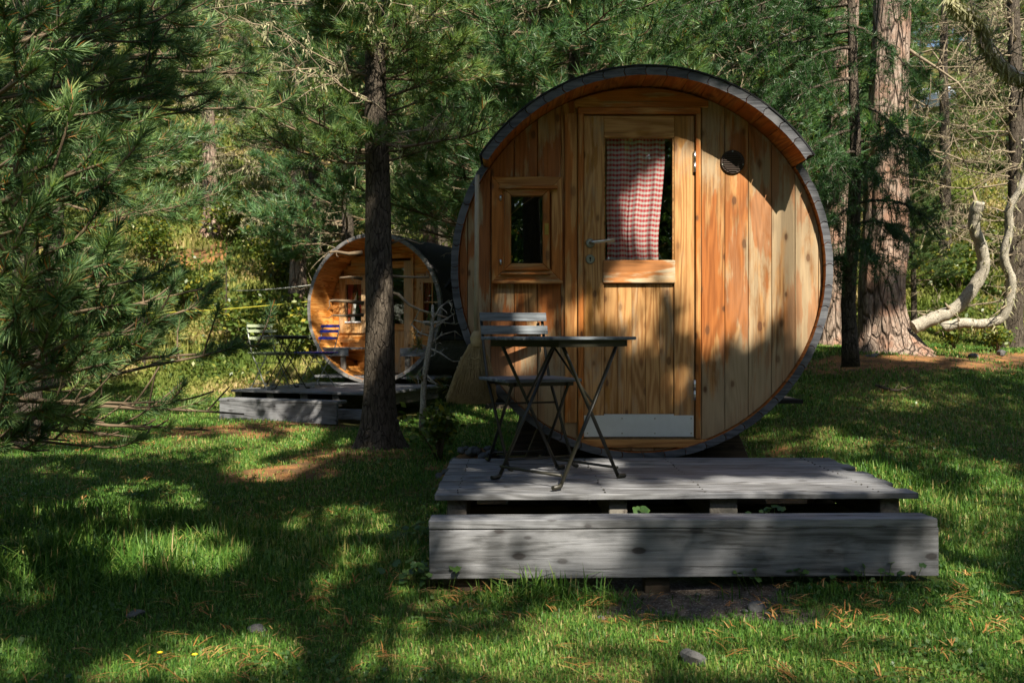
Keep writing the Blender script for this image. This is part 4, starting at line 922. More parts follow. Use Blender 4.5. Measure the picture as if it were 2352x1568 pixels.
def shade_trees():
    rng = np.random.default_rng(99)
    spots = [(1.43, -2.5, .12), (.28, -3.2, .16), (-2.6, -3.4, .15), (4.6, -3.2, .16), (-1.2, -7.0, .18), (3.2, -7.5, .17), (-5.4, -4.0, .16), (6.6, .2, .15), (0.9, -11, .2), (-4.2, -10, .2), (5.5, -11, .2)]
    cl = []
    def grab(T, tmin, tmax):
        tt = tmin+(tmax-tmin)*rng.random(len(T)); return T-LV*tt[:, None]
    T1 = np.stack([-4.6+10.2*rng.random(230), 1.9+8.3*rng.random(230), np.zeros(230)], -1)
    T2 = np.stack([-.4+2.2*rng.random(80), np.full(80, 5.1), .3+2.2*rng.random(80)], -1)
    T3 = np.stack([-3.2+2.4*rng.random(45), 2.8+2.8*rng.random(45), .4+1.8*rng.random(45)], -1)
    T5 = np.stack([-1.35+.4*rng.random(12), np.full(12, 8.2), .1+2.2*rng.random(12)], -1)
    T4 = np.stack([3.2+1.1*rng.random(20), 9.6+1.6*rng.random(20), .2+1.5*rng.random(20)], -1)
    C = np.concatenate([grab(T1, 7.5, 14), grab(T2, 6.5, 12), grab(T3, 6, 11), grab(T4, 10, 14), grab(T5, 8, 13)])  # needle clumps hung sunward of each spot that is to be shaded
    C = C[C[:, 2] > 3.4+0.37*np.maximum(C[:, 1], 0)]
    ti = np.argmin(np.stack([np.hypot(C[:, 0]-s_[0], C[:, 1]-s_[1]) for s_ in spots], -1), 1)
    for i, (x, y, r) in enumerate(spots):
        b = np.array([x, y, gz(x, y)-.03]); Ct = C[ti == i]
        t = thing('pine_tree', 'tall unseen pine behind the viewpoint, crown shaped to dapple the clearing', 'tree', tuple(b), 0, 'pines behind the viewpoint')
        H = 9.5 if len(Ct) == 0 else max(8.0, Ct[:, 2].max()+1)
        zs = np.linspace(-.2, H, 12); mbt = MB(); mbt.tube([(0.03*math.sin(z*.8+i), .03*math.sin(z+i), z) for z in zs], [r*(1.35 if z < .2 else 1)*(1-.9*max(z, 0)/H) for z in zs], 14); mbt.build('trunk', M['bark_pine'], t)
        if not len(Ct): continue
        s0 = np.stack([np.zeros(len(Ct)), np.zeros(len(Ct)), np.minimum(Ct[:, 2]-.2-rng.random(len(Ct))*.8, H-.3)], -1); e = Ct-b
        ts = np.linspace(0, 1, 6)[None, :, None]; Pb = s0[:, None]*(1-ts)+e[:, None]*ts+np.array([0, 0, -.3])*(ts*(1-ts))
        ok = ~(sunny(Pb[:, 3]+b) | sunny(Pb[:, 4]+b) | sunny(Pb[:, 2]+b))
        if ok.any(): V, Q = batch_tubes(Pb[ok], np.tile(np.linspace(.022, .006, 6), (ok.sum(), 1)), 5); link('branches', np_mesh('branches', V, None, Q, smooth=True), M['twig'], t)
        m_ = 150
        P = np.repeat(Ct, m_, 0)+nrm(rng.normal(size=(len(Ct)*m_, 3)))*(rng.random((len(Ct)*m_, 1))**.5*np.array([.58, .58, .36]))
        A = nrm(rng.normal(size=P.shape)+np.array([0, 0, .3]))
        V, T, Q, rt, rq = tufts(P, A, np.ones(len(P)), 5, .16, .030, rng, lo=15, hi=75)
        keep = ~(sunny(V[T[:, 2]]) | sunny((V[T[:, 0]]+V[T[:, 2]])/2)); T = T[keep]; rt = rt[keep]  # needles that would shade the listed sunlit areas are removed
        u_, inv = np.unique(T.ravel(), return_inverse=True); V = V[u_]-b; T = inv.reshape(-1, 3)
        link('crown', np_mesh('crown', V, T, Q, rt, rq), M['needle'], t)
shade_trees()

# ------------------------------------------------------------------ barrel cabins
def stave_prof(a0, a1, r0, r1, bulge=0.010):
    """cross-section (x,z) of one bead-and-cove stave between two angles."""
    g_ = 0.0022
    def pt(a, r): return (r*math.cos(a), r*math.sin(a))
    P = []; n = 5
    for i in range(n+1):
        r = r0+(r1-r0)*i/n; P.append(pt(a0+g_/r+bulge/r*math.sin(math.pi*i/n), r))
    P.append(pt((a0+a1)/2, r1+0.0015))
    for i in range(n, -1, -1):
        r = r0+(r1-r0)*i/n; P.append(pt(a1-g_/r+bulge/r*math.sin(math.pi*i/n), r))
    P.append(pt((a0+a1)/2, r0+0.0008))
    return P[::-1]
def staves(mb, a0, a1, n, r0, r1, y0, y1, zc, rng):
    for i in range(n):
        p = stave_prof(a0+(a1-a0)*i/n, a0+(a1-a0)*(i+1)/n, r0, r1); p = [(x, z+zc) for x, z in p]; m = len(p)
        jy = rng.uniform(-.004, .004)
        v = [(q[0], y0+jy, q[1]) for q in p]+[(q[0], y1, q[1]) for q in p]
        f = [tuple(range(m)), tuple(range(2*m-1, m-1, -1))]+[(k, k+m, (k+1) % m+m, (k+1) % m) for k in range(m)]
        mb.poly(v, f, rng.random(), [1, 1]+[1 if 5 <= (m-1-k) % m <= 8 else 0 for k in range(m)])
def arc_shell(mb, a0, a1, r0, r1, y0, y1, zc, n=48, rnd=.3):
    for i in range(n):
        p, q = a0+(a1-a0)*i/n, a0+(a1-a0)*(i+1)/n
        P = [(r*math.cos(a), zc+r*math.sin(a)) for a, r in ((p, r1), (q, r1), (q, r0), (p, r0))]
        v = [(x, y0, z) for x, z in P]+[(x, y1, z) for x, z in P]
        f = [(0, 1, 2, 3), (7, 6, 5, 4), (0, 4, 5, 1), (2, 6, 7, 3)]
        if i == 0: f.append((0, 3, 7, 4))
        if i == n-1: f.append((1, 5, 6, 2))
        mb.poly(v, f, rnd)
def round_boards(mb, Rw, zc, pitch, x_off, holes, y0, y1, rng, gap=0.003):
    """upright boards filling a disc, cut round rectangular holes (x0,x1,z0,z1)."""
    k0 = int(math.floor((-Rw-x_off)/pitch)); ed = [x_off+pitch*k for k in range(k0, int(2*Rw/pitch)+k0+3)]
    for i in range(len(ed)-1):
        r = rng.random(); a, b = max(ed[i]+gap/2, -Rw+.001), min(ed[i+1]-gap/2, Rw-.001)
        if b <= a: continue
        cuts = sorted({a, b}|{h for H in holes for h in H[:2] if a < h < b})
        for xa, xb in zip(cuts[:-1], cuts[1:]):
            xm = (xa+xb)/2; xs = [xa+(xb-xa)*t/5 for t in range(6)]
            arc = lambda x: math.sqrt(max(Rw*Rw-x*x, 0))
            act = sorted([(H[2], H[3]) for H in holes if H[0] <= xm <= H[1]])
            lo = None; segs = []
            for z0, z1 in act: segs.append((lo, z0)); lo = z1
            segs.append((lo, None))
            for s0, s1 in segs:
                bot = [(x, zc-arc(x)) if s0 is None else (x, s0) for x in xs]
                top = [(x, zc+arc(x)) if s1 is None else (x, s1) for x in xs]
                if s0 is not None: bot = [bot[0], bot[-1]]
                if s1 is not None: top = [top[0], top[-1]]
                if top[0][1]-bot[0][1] < .004 and top[-1][1]-bot[-1][1] < .004: continue
                mb.prism(bot+top[::-1], y0, y1, r)

CABX, CABY, CABZ = 0.705, 5.13, 1.357
def W2(px, py, D=CABY): p = at(px, py, D); return p[0]-CABX, p[2]
def near_cabin():
    rng = random.Random(3)
    t = thing('barrel_cabin', 'near barrel-shaped wooden cabin with orange-brown boarded front and round shingled roof', 'cabin', (CABX, CABY, 0))
    zc = CABZ; a = R(33.7)
    mb = MB(); staves(mb, a, math.pi-a, 18, .997, 1.040, -.235, 3.2, zc, rng); mb.build('roof_overhang', [M['stave_in'], M['stave_end']], t)
    mb = MB(); staves(mb, math.pi-a+.004, 2*math.pi+a-.004, 38, .997, 1.036, -.045, 3.2, zc, rng); mb.build('side_staves', [M['stave_in'], M['stave_end']], t)
    mb = MB(); arc_shell(mb, a-.006, math.pi-a+.006, 1.043, 1.051, -.240, 3.22, zc); mb.build('roof_cover', M['bitumen'], t)
    # outward eave lips where the covering ends
    mb = MB()
    for sx in (-1, 1):
        x0 = sx*1.036; mb.prism([(x0, zc-.05), (x0+sx*.045, zc-.10), (x0+sx*.05, zc-.095), (x0, zc-.02)][::(1 if sx < 0 else -1)], .10, 3.1)
    mb.build('side_flashing', M['bitumen'], t)
    # front boards with door and window openings
    dx0, dz0 = W2(1338, 1004); dx1, dz1 = W2(1597, 263)
    wx0, wz0 = W2(1160, 620); wx1, wz1 = W2(1258, 437)
    mb = MB(); round_boards(mb, .994, zc, .128, .331-.128*12, [(dx0, dx1, dz0, dz1), (wx0, wx1, wz0, wz1)], 0.0, .028, rng)
    mb.build('front_wall', M['front'], t, .0022)
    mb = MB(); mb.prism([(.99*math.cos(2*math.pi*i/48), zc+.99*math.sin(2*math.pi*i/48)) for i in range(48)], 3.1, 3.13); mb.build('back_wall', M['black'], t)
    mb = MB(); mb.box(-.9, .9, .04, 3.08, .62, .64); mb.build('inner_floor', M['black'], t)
    # curved board over the door and the pale strip on the left, the corner posts beside the door
    mb = MB(); P = []
    x0, z0 = W2(1325, 249); x1, _ = W2(1640, 249)
    for i in range(17): x = -.365+.73*i/16; P.append((x, zc+math.sqrt(.988**2-x*x)-.004))
    mb.prism([(P[0][0], z0), (P[-1][0], z0)]+P[::-1], -.022, -.001, .62); mb.build('arched_board', M['trim_h'], t, .003)
    mb = MB(); xa, _ = W2(1297, 0); xb, _ = W2(1325, 0)
    mb.box(xa, xb, -.018, -.001, .52, 2.205, .21); mb.build('upright_trim', M['trim'], t, .002)
    mb = MB(); xa, za = W2(1320, 1043); xb, zb = W2(1630, 1008); mb.box(xa, xb, -.020, -.001, .385, zb, .77); mb.build('sill_board', M['trim_h'], t, .003)
    # door frame
    mb = MB()
    fx0, fz0 = W2(1327, 1006); fx1, fz1 = W2(1607, 250)
    mb.box(fx0, dx0+.004, -.030, .03, fz0, fz1-.034, .15); mb.box(dx1-.002, fx1, -.030, .03, fz0, fz1-.034, .48)
    mb.build('door_frame', M['trim'], t, .0025)
    mb = MB(); mb.box(fx0, fx1, -.032, .03, fz1-.034, fz1, .83); mb.build('door_head', M['trim_h'], t, .003)
    # door leaf
    d = MB(); dr = bpy.data.objects.new('door', None); COL.objects.link(dr); dr.parent = t
    X = lambda px: W2(px, 0)[0]; Z = lambda py: W2(0, py)[1]
    def part(nm, mat, boxes, bev=.002):
        m_ = MB()
        for b in boxes: m_.box(*b)
        return m_.build(nm, mat, dr, bev)
    part('door_stile', M['door_v'], [(X(1341), X(1386.5), -.012, .028, Z(1001), Z(267), .33)])
    part('door_stile', M['door_v'], [(X(1548), X(1594), -.012, .028, Z(1001), Z(267), .71)])
    part('door_top_rail', M['door_h'], [(X(1387), X(1547.5), -.0115, .028, Z(317), Z(267), .55)])
    part('door_middle_rail', M['door_rail'], [(X(1384), X(1549.5), -.024, .028, Z(651), Z(598), .91)], .004)
    e = np.linspace(X(1387), X(1547.5), 6); part('door_panel', M['door_v'], [(e[i]+.0008, e[i+1]-.0008, .000, .022, Z(952), Z(652), rng.random()) for i in range(5)], .0015)
    part('door_beading', M['door_h'], [(X(1387), X(1390), -.004, .01, Z(597.5), Z(317.5), .2), (X(1544.5), X(1547.5), -.004, .01, Z(597.5), Z(317.5), .2)], .001)
    part('kick_plate', M['kick'], [(X(1341), X(1592), -.0165, -.0125, Z(1002), Z(953), .2), (X(1387), X(1547), -.0165, -.003, Z(953), Z(950.5), .2)], .0008)
    m_ = MB()
    for px in (1349, 1428, 1503, 1586):
        for py in (960, 994):
            x, z = W2(px, py); m_.tube([(x, -.0166, z), (x, -.019, z)], .0045, 8)
    m_.build('screw_heads', M['rosette'], dr)
    part('door_glass', M['glass'], [(X(1387.5), X(1547), .012, .016, Z(597), Z(318), .2)], 0)
    for nm, py in (('handle_rosette', 559), ('lock_rosette', 596)):
        m_ = MB(); x, z = W2(1355, py); m_.tube([(x, -.0121, z), (x, -.017, z), (x, -.022, z)], [.0255, .0255, .021], 24); o = m_.build(nm, M['rosette'], dr)
        if nm == 'lock_rosette':
            m_ = MB(); m_.tube([(x, -.0221, z+.006), (x, -.0226, z+.006)], .006, 12); m_.box(x-.0025, x+.0025, -.0226, -.0222, z-.012, z+.003); m_.build('keyhole', M['black'], o)
    m_ = MB(); x, z = W2(1356, 559); x2, z2 = W2(1409, 554)
    m_.tube([(x, -.020, z), (x, -.052, z), (x+.006, -.060, z), (x+.02, -.0625, z+.002), (x2, -.0625, z2)], .0088, 12); m_.build('door_handle', M['steel'], dr)
    for p0, p1 in ((350, 397), (872, 918)):
        m_ = MB(); x, z = W2(1594.5, p1); _, z2 = W2(0, p0)
        m_.tube([(x, -.020, z), (x, -.020, (z+z2)/2-.001)], .0088, 12); m_.tube([(x, -.020, (z+z2)/2+.001), (x, -.020, z2)], .0088, 12); m_.build('hinge', M['steel'], dr)
    # window: outer casing, sash, inner moulding, pane, latch, hinges
    w = bpy.data.objects.new('window', None); COL.objects.link(w); w.parent = t
    def frame(nm, p, q, y0, y1, bw, rr=.3, bev=.003, low=None):
        x0, z0 = W2(p[0], q[1]); x1, z1 = W2(q[0], p[1]); m_ = MB(); b = bw; bl_ = low or b
        for v, a_ in (([(x0, z0), (x1, z0), (x1-b, z0+bl_), (x0+b, z0+bl_)], rr), ([(x0+b, z1-b), (x1-b, z1-b), (x1, z1), (x0, z1)], rr+.21)):
            m_ = MB(); m_.prism(v, y0, y1, a_); m_.build(nm+'_rail', M['trim_h'], w, bev)
        for v, a_ in (([(x0, z0), (x0+b, z0+bl_), (x0+b, z1-b), (x0, z1)], rr+.1), ([(x1-b, z0+bl_), (x1, z0), (x1, z1), (x1-b, z1-b)], rr+.33)):
            m_ = MB(); m_.prism(v, y0, y1, a_); m_.build(nm+'_stile', M['trim'], w, bev)
    frame('casing', (1130, 408), (1291, 648), -.030, -.001, .058, .12)
    frame('sash', (1149, 430), (1278, 632), -.026, .015, .030, .52)
    frame('moulding', (1158, 436), (1262, 622), -.040, .012, .038, .25, .004)
    m_ = MB(); x0, z0 = W2(1147, 437); x1, z1 = W2(1280, 430); m_.box(x0, x1, -.058, -.030, z0, z1, .4); m_.build('drip_ledge', M['trim_h'], w, .003)
    m_ = MB(); x0, z0 = W2(1130, 652); x1, z1 = W2(1292, 646); m_.box(x0, x1, -.050, -.002, z0, z1, .66); x0, z0 = W2(1150, 632); x1, z1 = W2(1264, 628); m_.box(x0, x1, -.054, -.026, z0, z1, .9); m_.build('sill', M['trim_h'], w, .003)
    m_ = MB(); x0, z0 = W2(1172, 608); x1, z1 = W2(1246, 448); m_.box(x0, x1, -.006, -.002, z0, z1); m_.build('pane', M['glass'], w)
    m_ = MB(); x, z = W2(1255, 528); m_.box(x-.011, x+.011, -.0435, -.0405, z-.031, z+.031); m_.box(x-.007, x+.007, -.047, -.0435, z-.018, z+.018); m_.build('latch', M['brass'], w, .001)
    for py in (457, 603):
        m_ = MB(); x, z = W2(1150, py); m_.tube([(x, -.036, z-.014), (x, -.036, z+.014)], .006, 10); m_.build('window_hinge', M['steel'], w)
    # round air vent
    m_ = MB(); x, z = W2(1682, 373); r = .0655
    m_.tube([(x, -.001, z), (x, -.008, z), (x, -.011, z)], [r, r, r-.004], 36); 
    for i in range(-5, 6):
        zz = z+i*.0098; hw = math.sqrt(max((r-.012)**2-(i*.0098)**2, 0)); m_.box(x-hw, x+hw, -.017, -.0112, zz-.0028, zz+.0022)
    m_.build('air_vent', M['vent'], t)
    m_ = MB()
    for dx_, dz_ in ((0, .058), (-.056, -.014), (.056, -.014)): m_.tube([(x+dx_, -.0112, z+dz_), (x+dx_, -.0135, z+dz_)], .004, 8)
    m_.build('vent_screw', M['rosette'], t)
    # cradle under the barrel
    mb = MB(); arc = lambda x: zc-math.sqrt(1.044**2-x*x)
    xs = np.linspace(-.56, .56, 15); mb.prism([(-.74, .03), (.74, .03), (.70, .14)]+[(x, arc(x)) for x in xs[::-1]]+[(-.70, .14)], .16, .24, .4)
    mb.build('cradle', M['dark_beam'], t, .004); mb = MB()
    mb.prism([(-.74, .03), (.74, .03), (.70, .14)]+[(x, arc(x)) for x in xs[::-1]]+[(-.70, .14)], 2.4, 2.5, .4)
    mb.build('cradle', M['dark_beam'], t, .004)
near_cabin()

def curtain():
    x0, z0 = at(1394, 599, 5.185)[[0, 2]]; x1, z1 = at(1526, 316, 5.185)[[0, 2]]; nx, nz = 90, 60
    u, v = np.meshgrid(np.linspace(0, 1, nx), np.linspace(0, 1, nz)); xr = x1-.03*(1-v)-.008*np.sin(v*6)
    fold = .010*np.sin(u*19+.6*np.sin(v*3))+.006*np.sin(u*41+1)-.022*np.exp(-((u-.385-.03*v)/.018)**2)*-1
    V = np.stack([x0+(xr-x0)*u+.004*np.sin(v*9+u*4)*(1-v), 5.185+fold*(1.1-.5*v), z0+(z1-z0)*v+.0016*np.sin(u*25)], -1).reshape(-1, 3)
    i, j = np.meshgrid(np.arange(nx-1), np.arange(nz-1)); a = (j*nx+i).ravel(); Q = np.stack([a, a+1, a+1+nx, a+nx], -1)
    me = np_mesh('curtain', V, None, Q, smooth=True); uv = me.uv_layers.new(name='UVMap'); U = np.stack([u, v], -1).reshape(-1, 2)[Q.ravel()]
    uv.data.foreach_set('uv', U.astype(np.float32).ravel())
    tag(link('curtain', me, M['gingham']), 'red and white gingham curtain hanging behind the cabin door glass', 'curtain')
    # rail it hangs from
curtain()

# ------------------------------------------------------------------ deck and step
def board_box(mb, x0, x1, y0, y1, z0, z1, r, rng, wav=.004):
    n = 14; v = []
    xs = np.linspace(x0, x1, n); ph = rng.uniform(0, 6)
    for x in xs:
        s = wav*math.sin(x*2.3+ph)+wav*.4*math.sin(x*7+ph); w = wav*.5*math.sin(x*3.1+ph*2)
        v += [(x, y0+w, z0+s), (x, y1+w, z0+s), (x, y1+w, z1+s), (x, y0+w, z1+s)]
    f = [(3, 2, 1, 0), (4*n-4, 4*n-3, 4*n-2, 4*n-1)]
    for i in range(n-1):
        for k in range(4): f.append((4*i+k, 4*i+(k+1) % 4, 4*i+4+(k+1) % 4, 4*i+4+k))
    mb.poly(v, f, r)
def near_deck():
    rng = random.Random(7)
    t = thing('wooden_deck', 'weathered grey plank deck in front of the near cabin door', 'deck', (.7, 4.5, 0))
    mb = MB(); ys = np.linspace(3.93, 5.075, 10)
    for i in range(9):
        board_box(mb, -.322-.7+rng.uniform(-.006, .006), 1.702-.7+[.004, -.035, .0, -.01, .012, -.06, .02, .0, .012][i], ys[i]-4.5+.0035, ys[i+1]-4.5-.0035, .308, .3345+rng.uniform(-.0015, .002), rng.random(), rng, .002)
    mb.build('deck_boards', M['deck'], t, .003)
    for a, b in ((1028, 1072), (1398, 1440), (1628, 1692), (2018, 2062)):
        x0, x1 = at(a, 0, 4.0)[0]-.7, at(b, 0, 4.0)[0]-.7; mb = MB(); mb.box(x0, x1, -.52, .52, .185, .306, rng.random()); mb.build('joist', M['deck_y'], t, .004)
        mb = MB(); mb.box(x0-.01, x1+.01, -.47, -.33, -.02, .1845, rng.random()); mb.box(x0-.01, x1+.01, .3, .44, -.02, .1845, rng.random()); mb.build('support_post', M['dark_beam'], t, .004)
    mb = MB(); mb.box(-1.0, .97, -.02, .03, .0, .184, .4); mb.build('cross_beam', M['dark_beam'], t, .004)
    for xj in (-.93, -.31, .12, .85):
        mb = MB()
        for i in range(9):
            for q in (.25, .75):
                yy = ys[i]+(ys[i+1]-ys[i])*q-4.5; mb.tube([(xj+rng.uniform(-.01, .01), yy, .334), (xj, yy, .3375)], .003, 8)
        mb.build('screw_heads', M['iron'], t)
    t.rotation_euler = (0, R(-.12), 0)
    s = thing('wooden_step', 'long grey timber step box in the grass before the deck', 'step', (.68, 3.76, 0))
    mb = MB(); board_box(mb, -1.008, 1.000, -.062, -.002, .2365, .2715, .2, rng, .0015); board_box(mb, -1.008, .995, .003, .072, .2365, .2700, .6, rng, .0015); mb.build('step_tread', M['deck'], s, .003)
    mb = MB(); board_box(mb, -1.006, 1.004, -.060, -.020, .042, .2345, .85, rng, .0015); mb.build('step_riser', M['deck'], s, .003)
    for x in (-.85, -.1, .75):
        mb = MB(); mb.box(x-.05, x+.05, -.018, .06, -.03, .235, rng.random()); mb.build('step_block', M['dark_beam'], s, .003)
    s.rotation_euler = (0, R(-.3), 0)
near_deck()

# ------------------------------------------------------------------ bistro furniture
def bistro_chair(label, slat_m, metal, loc, rz, nback, wood_slats=True):
    t = thing('folding_chair', label, 'chair', loc, rz)
    hw = .175
    mb = MB()
    for s in (-1, 1):
        x = s*hw
        mb = MB(); mb.tube([(x, .235, .775), (x, .19, .60), (x, .135, .44), (x, -.155, .02)], .0085, 8, flat=.6); mb.tube([(x, -.155, .02), (x, -.165, .010), (x, -.205, .010)], .0095, 8); mb.build('leg', metal, t)
        xi = s*(hw-.022)
        mb = MB(); mb.tube([(xi, -.155, .418), (xi, .16, .02)], .0085, 8, flat=.6); mb.tube([(xi, .16, .02), (xi, .17, .010), (xi, .205, .010)], .0095, 8); mb.build('leg', metal, t)
    mb = MB(); mb.tube([(-hw, -.135, .05), (hw, -.135, .05)], .006, 8); mb.build('stretcher', metal, t)
    mb = MB(); mb.tube([(-hw+.022, .135, .05), (hw-.022, .135, .05)], .006, 8); mb.build('stretcher', metal, t)
    mb = MB(); mb.tube([(-hw, .055, .31), (hw, .055, .31)], .0055, 8); mb.build('stretcher', metal, t)
    mb = MB()
    for s in (-1, 1): mb.box(s*(hw-.035)-.004, s*(hw-.035)+.004, -.185, .165, .408, .428)
    mb.box(-hw, hw, -.165, -.155, .408, .426); mb.box(-hw, hw, .125, .135, .408, .426); mb.build('seat_frame', metal, t)
    mb = MB()
    for i in range(6):
        y = -.20+i*.066; mb.box(-.205, .205, y, y+.056, .4285, .444+.0008*(i % 2), (i*.37) % 1)
    mb.build('seat', slat_m, t, .003)
    zz = {2: [(.735, .045), (.665, .045)], 3: [(.755, .036), (.690, .036), (.600, .036)]}[nback]
    for z, h in zz:
        y = .2215+(z-.735)*.26-.014; mb = MB(); n = 11; v = []
        for i in range(n):
            x = -.19+.38*i/(n-1); yy = y+(0 if wood_slats else .012*(1-(x/.19)**2))
            v += [(x, yy-.010, z), (x, yy, z), (x, yy+.008, z+h), (x, yy-.002, z+h)]
        f = [(0, 1, 2, 3), (4*n-1, 4*n-2, 4*n-3, 4*n-4)]
        for i in range(n-1):
            for k in range(4): f.append((4*i+k, 4*i+4+k, 4*i+4+(k+1) % 4, 4*i+(k+1) % 4))
        mb.poly(v, f, z*7 % 1); mb.build('back_slat', slat_m, t, .002)
    return t
def bistro_table(label, top_m, metal, loc, rz, L=.55, Wd=.48, H=.655):
    t = thing('folding_table', label, 'table', loc, rz)
    mb = MB(); n = 8; w = Wd/n
    for i in range(n):
        y = -Wd/2+i*w; r_ = (i*.618) % 1; mb.box(-L/2+.004*((i*5) % 3-1), L/2+.004*((i*7) % 3-1), y+.003, y+w-.003, H-.016, H+.0012*((i*3) % 3-1), r_)
    mb.build('tabletop', top_m, t, .003)
    mb = MB()
    for s in (-1, 1):
        mb.box(s*(L/2-.055)-.004, s*(L/2-.055)+.004, -Wd/2+.02, Wd/2-.02, H-.046, H-.0165)
    mb.box(-L/2+.05, L/2-.05, -Wd/2+.022, -Wd/2+.030, H-.046, H-.0168); mb.box(-L/2+.05, L/2-.05, Wd/2-.030, Wd/2-.022, H-.046, H-.0168)
    mb.build('apron_frame', metal, t)
    for sy, off in ((-1, 0), (1, 0)):
        for sx in (-1, 1):
            y = sy*(Wd/2-.045)+sx*.0125; mb = MB()
            mb.tube([(-sx*.17, y, H-.03), (sx*.20, y, .018), ], .0105, 8, flat=.6); mb.tube([(sx*.20, y, .018), (sx*.21, y, .0105), (sx*.25, y, .0105)], .0105, 8); mb.build('leg', metal, t)
    for sx in (-1, 1):
        mb = MB(); mb.tube([(sx*.185, -Wd/2+.045, .055), (sx*.185, Wd/2-.045, .055)], .0065, 8); mb.build('stretcher', metal, t)
    mb = MB(); mb.tube([(-.06, 0, H-.02), (0.03, -Wd/2+.06, .36)], .008, 8, flat=.6); mb.tube([(-.02, 0, H-.02), (-.03, Wd/2-.06, .36)], .008, 8, flat=.6); mb.build('brace', metal, t)
    return t
bistro_chair('dark slatted folding chair by the near table, on the near deck', M['slat'], M['iron'], (.085, 4.80, .3365), R(22), 2)
bistro_table('small square slatted folding table on the near deck', M['slat'], M['iron'], (.215, 4.315, .3365), R(43))

def broom():
    rng = np.random.default_rng(2); D = 4.98; b = at(1093, 470, D); t = thing('straw_broom', 'straw broom hanging on the left edge of the near cabin', 'broom', tuple(b))
    mb = MB(); mb.tube([at(1096, 402, D)-b, at(1095, 600, D)-b, at(1093, 792, D)-b], .0125, 12); mb.build('broom_handle', M['handle_wood'], t)
    mb = MB(); mb.tube([at(1094, py, D)-b for py in (760, 768, 776, 786, 796)], [.014, .026, .034, .030, .036], 18); mb.build('binding', M['straw'], t)
    n = 1500; u = rng.random(n)*2-1; v = rng.normal(0, .35, n).clip(-1, 1)
    top = at(1094, 790, D)-b; bot = at(1082, 924, D)-b; hw = .132
    P = np.zeros((n, 5, 3)); ln = 1+rng.normal(0, .02, n)-.05*(u**2)
    for k, s in enumerate((0, .3, .55, .8, 1.0)):
        wd = .034+(hw-.034)*s**.72
        P[:, k, 0] = top[0]+(bot[0]-top[0])*s*ln+u*wd+rng.normal(0, .002+.003*s, n)
        P[:, k, 1] = top[1]+v*(.026+.030*math.sin(math.pi*min(s, .9)))+rng.normal(0, .002, n)
        P[:, k, 2] = top[2]+(bot[2]-top[2])*s*ln
    V, Q = batch_tubes(P, np.tile(np.array([.0022, .0020, .0018, .0015, .0009]), (n, 1)), 3)
    link('bristles', np_mesh('bristles', V, None, Q), M['straw'], t)
    mb = MB()
    for s in (.24, .32, .40):
        wd = .034+(hw-.034)*s**.72+.006; c_ = top+(bot-top)*s
        mb.tube([c_+np.array([wd*math.cos(a), (.038)*math.sin(a), .004*math.sin(13*a)]) for a in np.linspace(0, 2*math.pi, 49)], .0026, 5, cap=False)
    mb.build('twine_stitching', M['twine'], t)
broom()

